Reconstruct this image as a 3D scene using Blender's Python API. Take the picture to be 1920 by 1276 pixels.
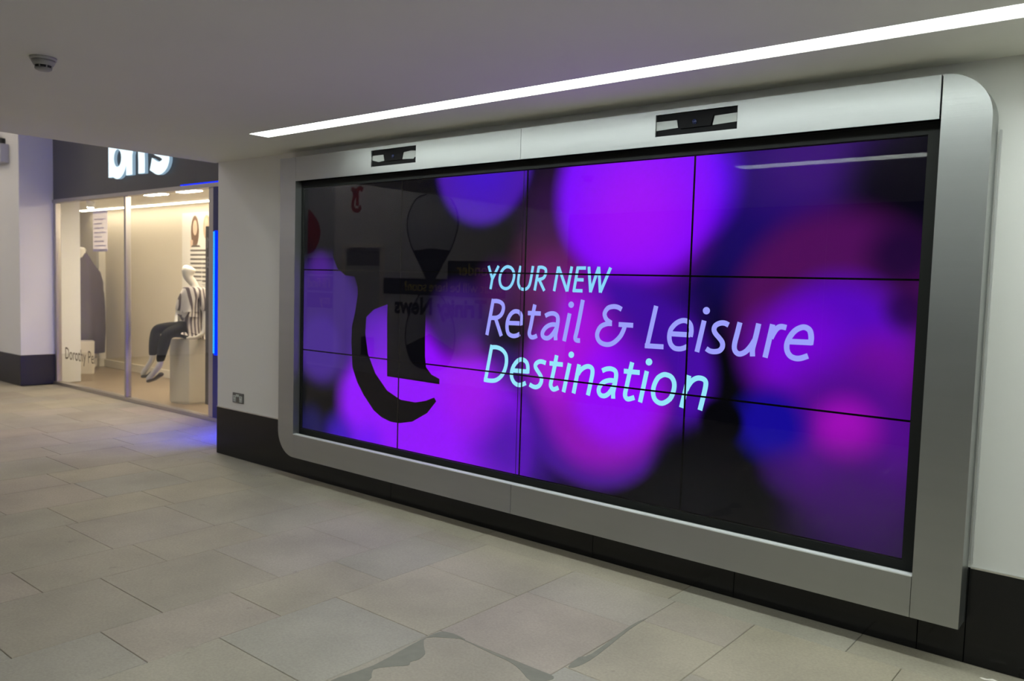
import bpy, bmesh, math, random
from mathutils import Matrix, Vector
for o in list(bpy.data.objects): bpy.data.objects.remove(o)
S = bpy.context.scene
COL = S.collection

# ---------------------------------------------------------------- camera, world, exposure
cam = bpy.data.cameras.new('camera'); cam_ob = bpy.data.objects.new('camera', cam); COL.objects.link(cam_ob)
cam.sensor_width = 36.0; cam.lens = 28.5855; cam.clip_start = 0.05; cam.clip_end = 60
cam_ob.matrix_world = Matrix(((0.77204, -0.06524, 0.63221, 4.8025), (0.63493, 0.03436, -0.77181, -3.5191), (0.02863, 0.99728, 0.06795, 1.0636), (0, 0, 0, 1)))
cam.dof.use_dof = True; cam.dof.focus_distance = 3.9; cam.dof.aperture_fstop = 2.6
S.camera = cam_ob
w = bpy.data.worlds.new('world'); S.world = w; w.use_nodes = True
w.node_tree.nodes['Background'].inputs[0].default_value = (1.0, 0.93, 0.85, 1); w.node_tree.nodes['Background'].inputs[1].default_value = 0.02
S.view_settings.view_transform = 'Standard'; S.view_settings.look = 'None'
S.view_settings.exposure = 0.0; S.view_settings.gamma = 1.0; S.view_settings.use_curve_mapping = False
STRIP = 19.5          # radiance of the ceiling strip lights
SHOP = 92.0            # radiance of the shop's own lights
HALL = 6.0            # radiance of the unseen fill lights added in the tall hall
BLUE = 14.0           # radiance of the blue shop lights
FLOOR = -0.37; CEIL = 1.97; WALL = 0.05; OPP = -4.9

def lin(c):
    return tuple(((v/255/12.92) if v <= 10 else ((v/255+.055)/1.055)**2.4) for v in c)

# traced pen strokes of the on-screen words, logo outline, picture discs and mortar smears (metres)
TEXT = [[0.0176,[["l",[[1.7326,1.1693],[1.7646,1.0927]]],["l",[[1.8077,1.1695],[1.7626,1.0926]]],["l",[[1.7634,1.0976],[1.7515,1.0366]]],["o",[[1.8731,1.1655],[1.8812,1.1651],[1.8897,1.1633],[1.8979,1.1602],[1.905,1.1557],[1.911,1.1495],[1.9163,1.1417],[1.9205,1.1331],[1.923,1.1244],[1.9235,1.1154],[1.9225,1.1058],[1.9202,1.0963],[1.9172,1.0872],[1.9133,1.0784],[1.9085,1.0697],[1.9028,1.0617],[1.8966,1.0551],[1.8896,1.05],[1.8818,1.0461],[1.8736,1.0435],[1.8655,1.0424],[1.857,1.0431],[1.8483,1.0453],[1.84,1.0489],[1.8331,1.0537],[1.8278,1.06],[1.8236,1.0678],[1.8205,1.0765],[1.8187,1.0853],[1.8181,1.0945],[1.8187,1.1043],[1.8205,1.114],[1.8232,1.123],[1.8271,1.1315],[1.8322,1.1397],[1.8381,1.1472],[1.8443,1.1533],[1.8509,1.1581],[1.858,1.1619],[1.8655,1.1644],[1.8731,1.1655]]],["l",[[1.968,1.171],[1.9662,1.1633],[1.9645,1.1557],[1.9628,1.1479],[1.9611,1.1396],[1.9593,1.1306],[1.9576,1.1211],[1.956,1.1115],[1.9549,1.1027],[1.9542,1.0946],[1.9537,1.0871],[1.9539,1.0799],[1.955,1.0731],[1.9573,1.0664],[1.9606,1.0599],[1.9645,1.0541],[1.9688,1.0494],[1.9735,1.0461],[1.9788,1.0439],[1.9845,1.0425],[1.9904,1.0419],[1.9967,1.0419],[2.0034,1.0426],[2.0101,1.0443],[2.016,1.0469],[2.0212,1.0505],[2.026,1.055],[2.0302,1.0606],[2.0339,1.0675],[2.037,1.0756],[2.0394,1.085],[2.0416,1.0957],[2.044,1.1078],[2.0466,1.1219],[2.0493,1.1378],[2.0519,1.1544],[2.0546,1.1705]]],["l",[[2.096,1.1701],[2.0708,1.0374]]],["l",[[2.0925,1.1643],[2.0995,1.1644],[2.1066,1.1646],[2.1135,1.1646],[2.1199,1.1638],[2.1259,1.1623],[2.1318,1.1603],[2.1368,1.1576],[2.1406,1.1543],[2.1429,1.1502],[2.1441,1.1453],[2.1442,1.14],[2.1437,1.1346],[2.1422,1.1287],[2.1399,1.1222],[2.1369,1.1161],[2.1333,1.1111],[2.1292,1.1075],[2.1246,1.1049],[2.1193,1.1029],[2.1133,1.101],[2.1061,1.0994],[2.0981,1.0981],[2.0897,1.0969],[2.0814,1.0957]]],["l",[[2.0998,1.0961],[2.1375,1.0373]]],["l",[[2.2269,1.1693],[2.2026,1.0373]]],["l",[[2.2278,1.1683],[2.2881,1.0385]]],["l",[[2.3137,1.17],[2.2881,1.0385]]],["l",[[2.353,1.1693],[2.3312,1.0372]]],["l",[[2.3482,1.1623],[2.4038,1.1627]]],["l",[[2.3401,1.1015],[2.3917,1.101]]],["l",[[2.3254,1.0441],[2.3869,1.044]]],["l",[[2.4218,1.1698],[2.4373,1.0377]]],["l",[[2.4365,1.0384],[2.4831,1.1689]]],["l",[[2.4831,1.1696],[2.4973,1.038]]],["l",[[2.4973,1.0387],[2.5546,1.1661]]]]],[0.0245,[["l",[[1.7751,0.9814],[1.7329,0.7731]]],["l",[[1.769,0.9694],[1.7792,0.9698],[1.7895,0.9705],[1.7995,0.9708],[1.8089,0.97],[1.8181,0.9682],[1.8271,0.9656],[1.8351,0.9622],[1.8416,0.958],[1.8463,0.9527],[1.8498,0.9464],[1.8519,0.9394],[1.8523,0.932],[1.8511,0.9237],[1.8482,0.9144],[1.844,0.9054],[1.8388,0.8975],[1.8326,0.8911],[1.8252,0.8854],[1.8167,0.8808],[1.8073,0.8772],[1.7966,0.875],[1.7846,0.8741],[1.7721,0.8737],[1.7598,0.873]]],["l",[[1.795,0.8728],[1.8418,0.7741]]],["l",[[1.8847,0.8508],[1.9857,0.8527]]],["l",[[1.9865,0.8442],[1.9869,0.8529],[1.9874,0.8618],[1.9876,0.8704],[1.9871,0.8783],[1.9856,0.8855],[1.9835,0.8923],[1.9808,0.8984],[1.9776,0.9037],[1.974,0.9083],[1.9699,0.9121],[1.9651,0.915],[1.9595,0.917],[1.9525,0.9182],[1.9445,0.9186],[1.9362,0.9179],[1.9284,0.9157],[1.9208,0.9118],[1.9133,0.9063],[1.9063,0.8998],[1.9002,0.8928],[1.8951,0.8851],[1.8907,0.8765],[1.8871,0.8674],[1.8844,0.8583],[1.8826,0.8489],[1.8817,0.8391],[1.8816,0.8295],[1.8824,0.8206],[1.884,0.8122],[1.8863,0.8043],[1.8897,0.7971],[1.8942,0.7912],[1.9004,0.7868],[1.9079,0.7835],[1.916,0.7812],[1.9238,0.7799],[1.9311,0.7796],[1.9385,0.7803],[1.9457,0.7818],[1.9525,0.7835],[1.9588,0.7857],[1.9646,0.7885],[1.9703,0.7914],[1.976,0.7943]]],["l",[[2.0756,0.961],[2.0731,0.9501],[2.0707,0.9395],[2.0682,0.9282],[2.0654,0.915],[2.0621,0.8985],[2.0585,0.8796],[2.055,0.8608],[2.0518,0.8447],[2.0488,0.8319],[2.0458,0.8211],[2.0435,0.8119],[2.0426,0.8038],[2.0434,0.797],[2.0455,0.7916],[2.0484,0.7874],[2.0518,0.7841],[2.0556,0.7819],[2.0601,0.7808],[2.0651,0.7806],[2.0705,0.7813],[2.0766,0.7829],[2.0833,0.7856],[2.0902,0.7888],[2.0969,0.7917]]],["l",[[2.0282,0.9126],[2.1183,0.9137]]],["l",[[2.1483,0.9024],[2.1548,0.9056],[2.1613,0.9089],[2.1679,0.912],[2.1749,0.9144],[2.1825,0.9162],[2.1907,0.9175],[2.1987,0.918],[2.206,0.9176],[2.2127,0.916],[2.2189,0.9135],[2.2244,0.9101],[2.2287,0.9061],[2.2317,0.9016],[2.2335,0.8966],[2.2346,0.8906],[2.2349,0.8832],[2.2343,0.8736],[2.2328,0.8624],[2.2309,0.8507],[2.2291,0.8399],[2.2272,0.8302],[2.2251,0.8209],[2.2233,0.8121],[2.2221,0.8037],[2.222,0.796],[2.2226,0.7889],[2.2234,0.7821],[2.2242,0.7751]]],["l",[[2.2328,0.858],[2.2233,0.8583],[2.2138,0.8588],[2.2043,0.8589],[2.195,0.8578],[2.1857,0.8555],[2.1765,0.8522],[2.1676,0.8481],[2.1597,0.8433],[2.1523,0.8374],[2.1455,0.8305],[2.1398,0.8233],[2.1358,0.8166],[2.1335,0.8102],[2.1328,0.8038],[2.1334,0.7979],[2.1353,0.793],[2.1388,0.789],[2.1437,0.7858],[2.1495,0.7835],[2.1553,0.7822],[2.1611,0.7818],[2.1672,0.7823],[2.1736,0.7839],[2.1799,0.7867],[2.1864,0.7909],[2.193,0.7965],[2.1996,0.8029],[2.2059,0.8099],[2.2118,0.8176],[2.2176,0.8261],[2.2233,0.8349],[2.229,0.8435]]],["l",[[2.3097,0.9232],[2.2793,0.7734]]],["d",[[2.3357,0.97],[2.335,0.9648],[2.3327,0.96],[2.3288,0.9561],[2.3239,0.9535],[2.3184,0.9525],[2.3128,0.9531],[2.3076,0.9553],[2.3035,0.9589],[2.3007,0.9635],[2.2996,0.9687],[2.3003,0.9739],[2.3027,0.9788],[2.3065,0.9826],[2.3115,0.9852],[2.317,0.9862],[2.3226,0.9856],[2.3277,0.9834],[2.3319,0.9798],[2.3346,0.9752]]],["l",[[2.391,0.9972],[2.3872,0.9755],[2.3833,0.9537],[2.3795,0.9321],[2.3756,0.9111],[2.3715,0.8901],[2.3672,0.869],[2.3632,0.8495],[2.3597,0.8332],[2.3567,0.8208],[2.354,0.8113],[2.3521,0.8039],[2.3514,0.7975],[2.3519,0.7923],[2.3536,0.7885],[2.3562,0.7859],[2.3596,0.784],[2.3643,0.783],[2.37,0.783],[2.3762,0.7834],[2.3822,0.7837]]],["l",[[2.6294,0.9572],[2.6237,0.9599],[2.6181,0.9627],[2.6123,0.9654],[2.6062,0.9673],[2.5996,0.9688],[2.5928,0.9697],[2.5857,0.9701],[2.5783,0.9696],[2.5704,0.9685],[2.562,0.9667],[2.5538,0.9639],[2.5468,0.9599],[2.5406,0.9542],[2.535,0.9471],[2.5308,0.9394],[2.5286,0.9319],[2.529,0.9245],[2.5315,0.917],[2.5354,0.9098],[2.5404,0.9034],[2.5467,0.8982],[2.5545,0.8938],[2.5628,0.8897],[2.5708,0.8855]]],["l",[[2.575,0.8823],[2.5669,0.882],[2.5588,0.8819],[2.5506,0.8813],[2.5422,0.8796],[2.5331,0.8767],[2.5235,0.873],[2.5143,0.8682],[2.5065,0.8623],[2.4999,0.8546],[2.4943,0.8454],[2.49,0.8358],[2.4875,0.8268],[2.4872,0.8185],[2.4886,0.8104],[2.4914,0.8028],[2.495,0.7962],[2.4994,0.7907],[2.5048,0.7859],[2.5111,0.782],[2.5182,0.7788],[2.5264,0.7764],[2.5357,0.7748],[2.5454,0.7741],[2.5548,0.7745],[2.5638,0.776],[2.5727,0.7786],[2.5815,0.7823],[2.5903,0.7871],[2.5993,0.7936],[2.6085,0.8015],[2.6171,0.8099],[2.6245,0.8181],[2.6304,0.826],[2.6352,0.834],[2.6392,0.8419],[2.6428,0.8496],[2.6458,0.857],[2.6481,0.8643],[2.6502,0.8715],[2.6524,0.8787]]],["l",[[2.6147,0.8807],[2.6995,0.8805]]],["l",[[2.8247,0.9825],[2.7811,0.7735]]],["l",[[2.7704,0.7837],[2.8741,0.7853]]],["l",[[2.9054,0.8512],[3.0133,0.852]]],["l",[[3.0147,0.8432],[3.0158,0.8502],[3.0171,0.8572],[3.018,0.8643],[3.0183,0.8713],[3.0178,0.8786],[3.0168,0.8861],[3.0152,0.8933],[3.0127,0.8995],[3.0093,0.9048],[3.005,0.9095],[3.0001,0.9132],[2.9945,0.916],[2.9883,0.9178],[2.9813,0.9186],[2.9739,0.9184],[2.9664,0.9172],[2.9587,0.9148],[2.9507,0.9115],[2.9427,0.9071],[2.9353,0.9018],[2.9281,0.8954],[2.921,0.8879],[2.9147,0.8798],[2.9098,0.8715],[2.9065,0.8628],[2.9045,0.8536],[2.9034,0.8444],[2.9032,0.8356],[2.9039,0.827],[2.9055,0.8187],[2.908,0.8108],[2.9112,0.8038],[2.9153,0.7976],[2.9204,0.7922],[2.926,0.7877],[2.9319,0.7842],[2.9383,0.7822],[2.9453,0.7813],[2.9523,0.7811],[2.9587,0.7813],[2.9644,0.7819],[2.9696,0.7829],[2.9746,0.7844],[2.9797,0.786],[2.9847,0.7881],[2.9897,0.7905],[2.9946,0.793],[2.9996,0.7954]]],["l",[[3.0819,0.9235],[3.0516,0.7735]]],["d",[[3.109,0.971],[3.1084,0.9656],[3.106,0.9606],[3.1022,0.9566],[3.0973,0.9539],[3.0917,0.9528],[3.086,0.9534],[3.0808,0.9556],[3.0766,0.9593],[3.0738,0.9641],[3.0726,0.9694],[3.0732,0.9749],[3.0756,0.9799],[3.0794,0.9839],[3.0844,0.9866],[3.09,0.9876],[3.0957,0.987],[3.1009,0.9847],[3.105,0.981],[3.1079,0.9763]]],["l",[[3.2047,0.9091],[3.1996,0.9113],[3.1945,0.9136],[3.1893,0.9157],[3.184,0.9169],[3.1784,0.9174],[3.1725,0.9173],[3.1667,0.9165],[3.161,0.9151],[3.1553,0.913],[3.1496,0.9102],[3.1443,0.9069],[3.1401,0.9032],[3.137,0.8989],[3.1349,0.8941],[3.1336,0.889],[3.1333,0.8842],[3.1342,0.8796],[3.136,0.8751],[3.1386,0.8706],[3.1419,0.866],[3.146,0.8614],[3.151,0.8566],[3.1563,0.8518],[3.1611,0.8471],[3.1656,0.8424],[3.1701,0.8377],[3.174,0.8329],[3.1769,0.828],[3.1787,0.8227],[3.1797,0.8172],[3.1798,0.8117],[3.1789,0.8065],[3.177,0.8015],[3.174,0.7966],[3.1701,0.7921],[3.1656,0.7885],[3.1603,0.7858],[3.154,0.7839],[3.1474,0.7825],[3.141,0.7817],[3.135,0.7813],[3.1289,0.7815],[3.123,0.7822],[3.1175,0.7834],[3.1124,0.7852],[3.1077,0.7877],[3.1031,0.7904],[3.0985,0.793]]],["l",[[3.2588,0.9241],[3.2564,0.913],[3.2541,0.902],[3.2517,0.8907],[3.2492,0.8786],[3.2461,0.8647],[3.2426,0.8496],[3.2394,0.835],[3.2375,0.8228],[3.2369,0.8137],[3.2373,0.8066],[3.2385,0.8007],[3.2405,0.7955],[3.2433,0.7907],[3.2471,0.7866],[3.2513,0.7835],[3.2557,0.7813],[3.2601,0.7803],[3.2648,0.7803],[3.2698,0.7812],[3.2748,0.7828],[3.28,0.7851],[3.2855,0.7882],[3.291,0.792],[3.2964,0.7966],[3.3018,0.8022],[3.3072,0.8087],[3.3124,0.8156],[3.3171,0.8223],[3.3212,0.8286],[3.3247,0.8348],[3.3281,0.8411],[3.3315,0.8473]]],["l",[[3.3473,0.9233],[3.3447,0.9087],[3.3421,0.894],[3.3395,0.8795],[3.3368,0.8657],[3.3339,0.8522],[3.3308,0.8388],[3.328,0.8267],[3.3259,0.8168],[3.3247,0.8103],[3.3241,0.8062],[3.324,0.8029],[3.324,0.7986],[3.3242,0.7929],[3.3247,0.7867],[3.3253,0.7803],[3.3259,0.774]]],["l",[[3.4117,0.9231],[3.384,0.7731]]],["l",[[3.4064,0.8611],[3.4094,0.8678],[3.4124,0.8745],[3.4155,0.881],[3.4187,0.8871],[3.422,0.8928],[3.4254,0.8982],[3.4289,0.9031],[3.4327,0.9071],[3.4368,0.9102],[3.4409,0.9126],[3.4454,0.9142],[3.4503,0.9151],[3.4558,0.9151],[3.4617,0.9141],[3.4678,0.9129],[3.4737,0.9117]]],["l",[[3.4804,0.8518],[3.5879,0.854]]],["l",[[3.5819,0.8441],[3.5826,0.852],[3.5835,0.8599],[3.5841,0.8677],[3.584,0.8753],[3.5831,0.883],[3.5818,0.8906],[3.5799,0.8977],[3.5773,0.9037],[3.5738,0.9083],[3.5696,0.9119],[3.565,0.9146],[3.5603,0.9165],[3.5556,0.9178],[3.5508,0.9183],[3.5456,0.9179],[3.5401,0.9166],[3.5337,0.9142],[3.5267,0.9108],[3.5197,0.9065],[3.5132,0.9014],[3.5071,0.8952],[3.5012,0.888],[3.4959,0.8802],[3.4912,0.8724],[3.4872,0.8643],[3.4838,0.8559],[3.4812,0.8475],[3.4796,0.8394],[3.4791,0.8316],[3.4795,0.8241],[3.4807,0.8169],[3.4826,0.8103],[3.4852,0.8042],[3.4886,0.7985],[3.4926,0.7935],[3.497,0.7894],[3.5021,0.7861],[3.5077,0.7837],[3.5137,0.782],[3.5195,0.7809],[3.5251,0.7804],[3.5306,0.7805],[3.5364,0.7813],[3.5428,0.7827],[3.5501,0.7851],[3.5581,0.7884],[3.5664,0.792],[3.5745,0.7954]]]]],[0.0245,[["l",[[1.7739,0.719],[1.7296,0.5035]]],["l",[[1.7683,0.7052],[1.7784,0.7061],[1.7884,0.7072],[1.7984,0.7079],[1.8084,0.7076],[1.8187,0.7064],[1.8292,0.7044],[1.8393,0.7015],[1.8486,0.6976],[1.8572,0.6925],[1.8654,0.6863],[1.8725,0.6792],[1.8781,0.6714],[1.8819,0.6627],[1.8842,0.6531],[1.8853,0.6429],[1.8854,0.6323],[1.8844,0.6211],[1.8822,0.6092],[1.8789,0.5973],[1.8748,0.586],[1.8698,0.5751],[1.8637,0.5645],[1.8568,0.5546],[1.8491,0.5456],[1.8404,0.5377],[1.8306,0.5306],[1.8203,0.5246],[1.8102,0.5198],[1.8005,0.5165],[1.7909,0.5146],[1.7809,0.5135],[1.7701,0.5128],[1.7581,0.5126],[1.7453,0.5129],[1.7321,0.5136],[1.719,0.5141]]],["l",[[1.9285,0.5869],[2.0429,0.589]]],["l",[[2.039,0.5797],[2.0394,0.5889],[2.04,0.5982],[2.0402,0.6072],[2.0395,0.6153],[2.038,0.6226],[2.0359,0.6293],[2.033,0.6353],[2.0292,0.6404],[2.0242,0.6447],[2.0183,0.6482],[2.0118,0.6509],[2.0051,0.6525],[1.9983,0.6532],[1.9911,0.653],[1.9839,0.6517],[1.9767,0.6491],[1.9695,0.6451],[1.9622,0.6397],[1.9552,0.6333],[1.9488,0.6262],[1.9427,0.6183],[1.937,0.6094],[1.9321,0.6001],[1.9284,0.5907],[1.9258,0.5812],[1.9244,0.5713],[1.924,0.5616],[1.9249,0.5527],[1.9272,0.5446],[1.9308,0.5369],[1.9354,0.53],[1.9405,0.5241],[1.9464,0.5191],[1.9532,0.5149],[1.9604,0.5116],[1.9676,0.5095],[1.9745,0.5086],[1.9815,0.5088],[1.9887,0.5099],[1.9962,0.5116],[2.0041,0.5142],[2.0123,0.5177],[2.0206,0.5216],[2.0289,0.5253]]],["l",[[2.1629,0.647],[2.1559,0.6487],[2.1488,0.6505],[2.1419,0.652],[2.1353,0.6528],[2.1292,0.6528],[2.1234,0.6522],[2.1179,0.651],[2.1126,0.6491],[2.1071,0.6463],[2.1017,0.6428],[2.097,0.6388],[2.0938,0.6347],[2.0921,0.6305],[2.0917,0.6261],[2.0925,0.6215],[2.0945,0.6164],[2.0982,0.6108],[2.1035,0.6048],[2.1093,0.5986],[2.1148,0.5925],[2.1201,0.5866],[2.1256,0.5807],[2.1305,0.5747],[2.1341,0.5686],[2.1361,0.5623],[2.1371,0.5559],[2.137,0.5495],[2.136,0.5432],[2.1338,0.5369],[2.1306,0.5306],[2.1266,0.5247],[2.1222,0.5198],[2.1172,0.516],[2.1115,0.5131],[2.1055,0.5109],[2.0996,0.5095],[2.0937,0.5089],[2.0878,0.5093],[2.082,0.5103],[2.0763,0.5115],[2.0708,0.5131],[2.0655,0.5152],[2.0602,0.5175],[2.0549,0.5197]]],["l",[[2.234,0.695],[2.231,0.6789],[2.2281,0.6628],[2.225,0.6467],[2.2219,0.631],[2.2186,0.6154],[2.2151,0.5999],[2.2117,0.5851],[2.2086,0.572],[2.2058,0.5608],[2.203,0.5509],[2.2008,0.5423],[2.1998,0.5349],[2.2001,0.529],[2.2015,0.5244],[2.2037,0.5207],[2.2063,0.5175],[2.2093,0.5143],[2.2128,0.5115],[2.2171,0.5097],[2.2223,0.5093],[2.229,0.5111],[2.2368,0.5145],[2.245,0.5185],[2.2529,0.5222]]],["l",[[2.1877,0.648],[2.2765,0.6483]]],["l",[[2.3205,0.6584],[2.2868,0.5013]]],["d",[[2.3474,0.7066],[2.3467,0.7013],[2.3444,0.6964],[2.3406,0.6923],[2.3356,0.6895],[2.3301,0.6883],[2.3245,0.6886],[2.3193,0.6907],[2.3152,0.6941],[2.3124,0.6986],[2.3113,0.7038],[2.312,0.7091],[2.3144,0.7141],[2.3182,0.7181],[2.3232,0.7209],[2.3287,0.7222],[2.3343,0.7217],[2.3394,0.7197],[2.3436,0.7163],[2.3463,0.7117]]],["l",[[2.3819,0.6582],[2.352,0.5018]]],["l",[[2.3755,0.6055],[2.3794,0.6112],[2.383,0.6171],[2.387,0.6228],[2.3916,0.6281],[2.3972,0.6332],[2.4034,0.6381],[2.4098,0.6425],[2.4162,0.646],[2.4225,0.6488],[2.4289,0.651],[2.4351,0.6524],[2.4411,0.6527],[2.447,0.6521],[2.4529,0.6507],[2.4582,0.6482],[2.4622,0.6448],[2.465,0.6405],[2.4667,0.6352],[2.4674,0.6288],[2.4674,0.6209],[2.4664,0.6116],[2.4645,0.6009],[2.4619,0.5888],[2.459,0.5748],[2.4556,0.5583],[2.4516,0.5397],[2.4474,0.5202],[2.4433,0.5011]]],["l",[[2.5263,0.6373],[2.5327,0.6405],[2.5391,0.6438],[2.5455,0.6469],[2.5522,0.6492],[2.5591,0.6509],[2.5663,0.6521],[2.5734,0.6526],[2.5802,0.6524],[2.5869,0.6513],[2.5937,0.6496],[2.5997,0.6471],[2.6045,0.6436],[2.6078,0.6393],[2.6099,0.6342],[2.6111,0.628],[2.6115,0.6204],[2.6109,0.6106],[2.6094,0.5991],[2.6074,0.587],[2.6055,0.5755],[2.6034,0.5646],[2.601,0.5537],[2.5988,0.5433],[2.5973,0.5336],[2.597,0.5248],[2.5975,0.5168],[2.5982,0.5091],[2.5988,0.5012]]],["l",[[2.6067,0.5933],[2.5977,0.5932],[2.5886,0.5933],[2.5796,0.5931],[2.5708,0.5919],[2.5619,0.5897],[2.553,0.5868],[2.5445,0.5832],[2.5369,0.579],[2.5304,0.574],[2.5245,0.5683],[2.5195,0.5622],[2.5155,0.5561],[2.5124,0.5499],[2.5102,0.5434],[2.5091,0.5371],[2.5092,0.5312],[2.5107,0.5255],[2.5134,0.52],[2.5171,0.5152],[2.5215,0.5117],[2.5268,0.5095],[2.5331,0.5085],[2.5397,0.5085],[2.546,0.5095],[2.552,0.5115],[2.558,0.5146],[2.5639,0.5187],[2.5697,0.5238],[2.5756,0.5301],[2.5815,0.5376],[2.5872,0.5456],[2.5925,0.5536],[2.597,0.5615],[2.6011,0.5697],[2.605,0.5779],[2.609,0.586]]],["l",[[2.702,0.6959],[2.6988,0.6815],[2.6956,0.667],[2.6924,0.6525],[2.6892,0.6377],[2.6858,0.6219],[2.6825,0.6055],[2.6792,0.5897],[2.6764,0.5758],[2.6738,0.5642],[2.6714,0.5541],[2.6694,0.5454],[2.6683,0.5377],[2.6679,0.5312],[2.6682,0.5259],[2.6692,0.5215],[2.6711,0.5177],[2.6738,0.5142],[2.6771,0.5112],[2.6815,0.5092],[2.6871,0.5087],[2.6947,0.5102],[2.7037,0.5134],[2.7133,0.5172],[2.7226,0.5207]]],["l",[[2.6556,0.6475],[2.7474,0.648]]],["l",[[2.7874,0.6593],[2.756,0.5003]]],["d",[[2.8158,0.7069],[2.8152,0.7014],[2.8128,0.6962],[2.8089,0.692],[2.8038,0.689],[2.7981,0.6876],[2.7923,0.688],[2.787,0.6901],[2.7826,0.6937],[2.7798,0.6984],[2.7786,0.7039],[2.7793,0.7094],[2.7817,0.7146],[2.7856,0.7189],[2.7907,0.7218],[2.7965,0.7232],[2.8023,0.7228],[2.8075,0.7206],[2.8118,0.7171],[2.8147,0.7123]]],["o",[[2.8912,0.6513],[2.8988,0.6507],[2.9072,0.6492],[2.9154,0.6466],[2.9223,0.6428],[2.9281,0.6375],[2.9331,0.631],[2.9371,0.6234],[2.9398,0.6153],[2.9411,0.6064],[2.9411,0.5966],[2.9401,0.5864],[2.938,0.5763],[2.9352,0.5658],[2.9315,0.555],[2.9266,0.5445],[2.9202,0.5353],[2.9115,0.527],[2.901,0.5193],[2.8899,0.5131],[2.8795,0.5095],[2.8699,0.5088],[2.8603,0.5106],[2.8515,0.5141],[2.8442,0.5186],[2.8383,0.5243],[2.8337,0.5315],[2.8303,0.5396],[2.828,0.5482],[2.8268,0.5575],[2.8268,0.5676],[2.8279,0.5779],[2.8298,0.588],[2.8329,0.598],[2.837,0.6082],[2.8418,0.6178],[2.8466,0.6258],[2.8515,0.6321],[2.8568,0.6369],[2.8623,0.6409],[2.8678,0.6442],[2.8733,0.6471],[2.8789,0.6494],[2.8848,0.6509],[2.8912,0.6513]]],["l",[[3.0166,0.6587],[2.9833,0.5004]]],["l",[[3.005,0.5865],[3.0071,0.5919],[3.0092,0.5972],[3.0115,0.6026],[3.0144,0.6083],[3.0182,0.6147],[3.0225,0.6216],[3.0273,0.6283],[3.0324,0.634],[3.0379,0.6388],[3.0438,0.643],[3.0499,0.6464],[3.0559,0.649],[3.062,0.6507],[3.0681,0.6516],[3.0742,0.6517],[3.0798,0.6513],[3.0852,0.6503],[3.0905,0.6488],[3.0952,0.6465],[3.0989,0.6437],[3.1016,0.6404],[3.1035,0.6366],[3.1046,0.6318],[3.1049,0.6253],[3.1044,0.6175],[3.1032,0.6086],[3.1012,0.5976],[3.0984,0.5836],[3.0947,0.5657],[3.0901,0.5444],[3.0851,0.5218],[3.0803,0.4998]]]]]]
LOGO = [[[0.3274,1.2175],[0.3747,1.142],[0.4601,1.0963],[0.5539,1.0907],[0.5882,1.0207],[0.5894,0.9714],[0.565,0.8537],[0.5345,0.7561],[0.5314,0.6522],[0.5464,0.4848],[0.598,0.3893],[0.6649,0.3106],[0.7682,0.2197],[0.8472,0.1839],[0.9294,0.1666],[1.0096,0.1667],[1.131,0.1927],[1.2614,0.2626],[1.3372,0.3441],[1.3183,0.3649],[1.2452,0.337],[1.1561,0.3168],[1.0201,0.3184],[0.8936,0.363],[0.7776,0.4629],[0.7008,0.5862],[0.6709,0.7178],[0.6788,0.8271],[0.7512,0.8791],[0.8837,0.9187],[0.8745,1.2585],[0.3249,1.3331]],[[0.8745,1.2585],[0.8837,0.9187],[0.8809,0.8366],[0.8911,0.456],[1.3611,0.4512],[1.36,0.4836],[1.291,0.5033],[1.2435,0.5451],[1.2323,0.6068],[1.2292,0.7086],[1.2295,0.853],[1.2265,1.2569]]]
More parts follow.
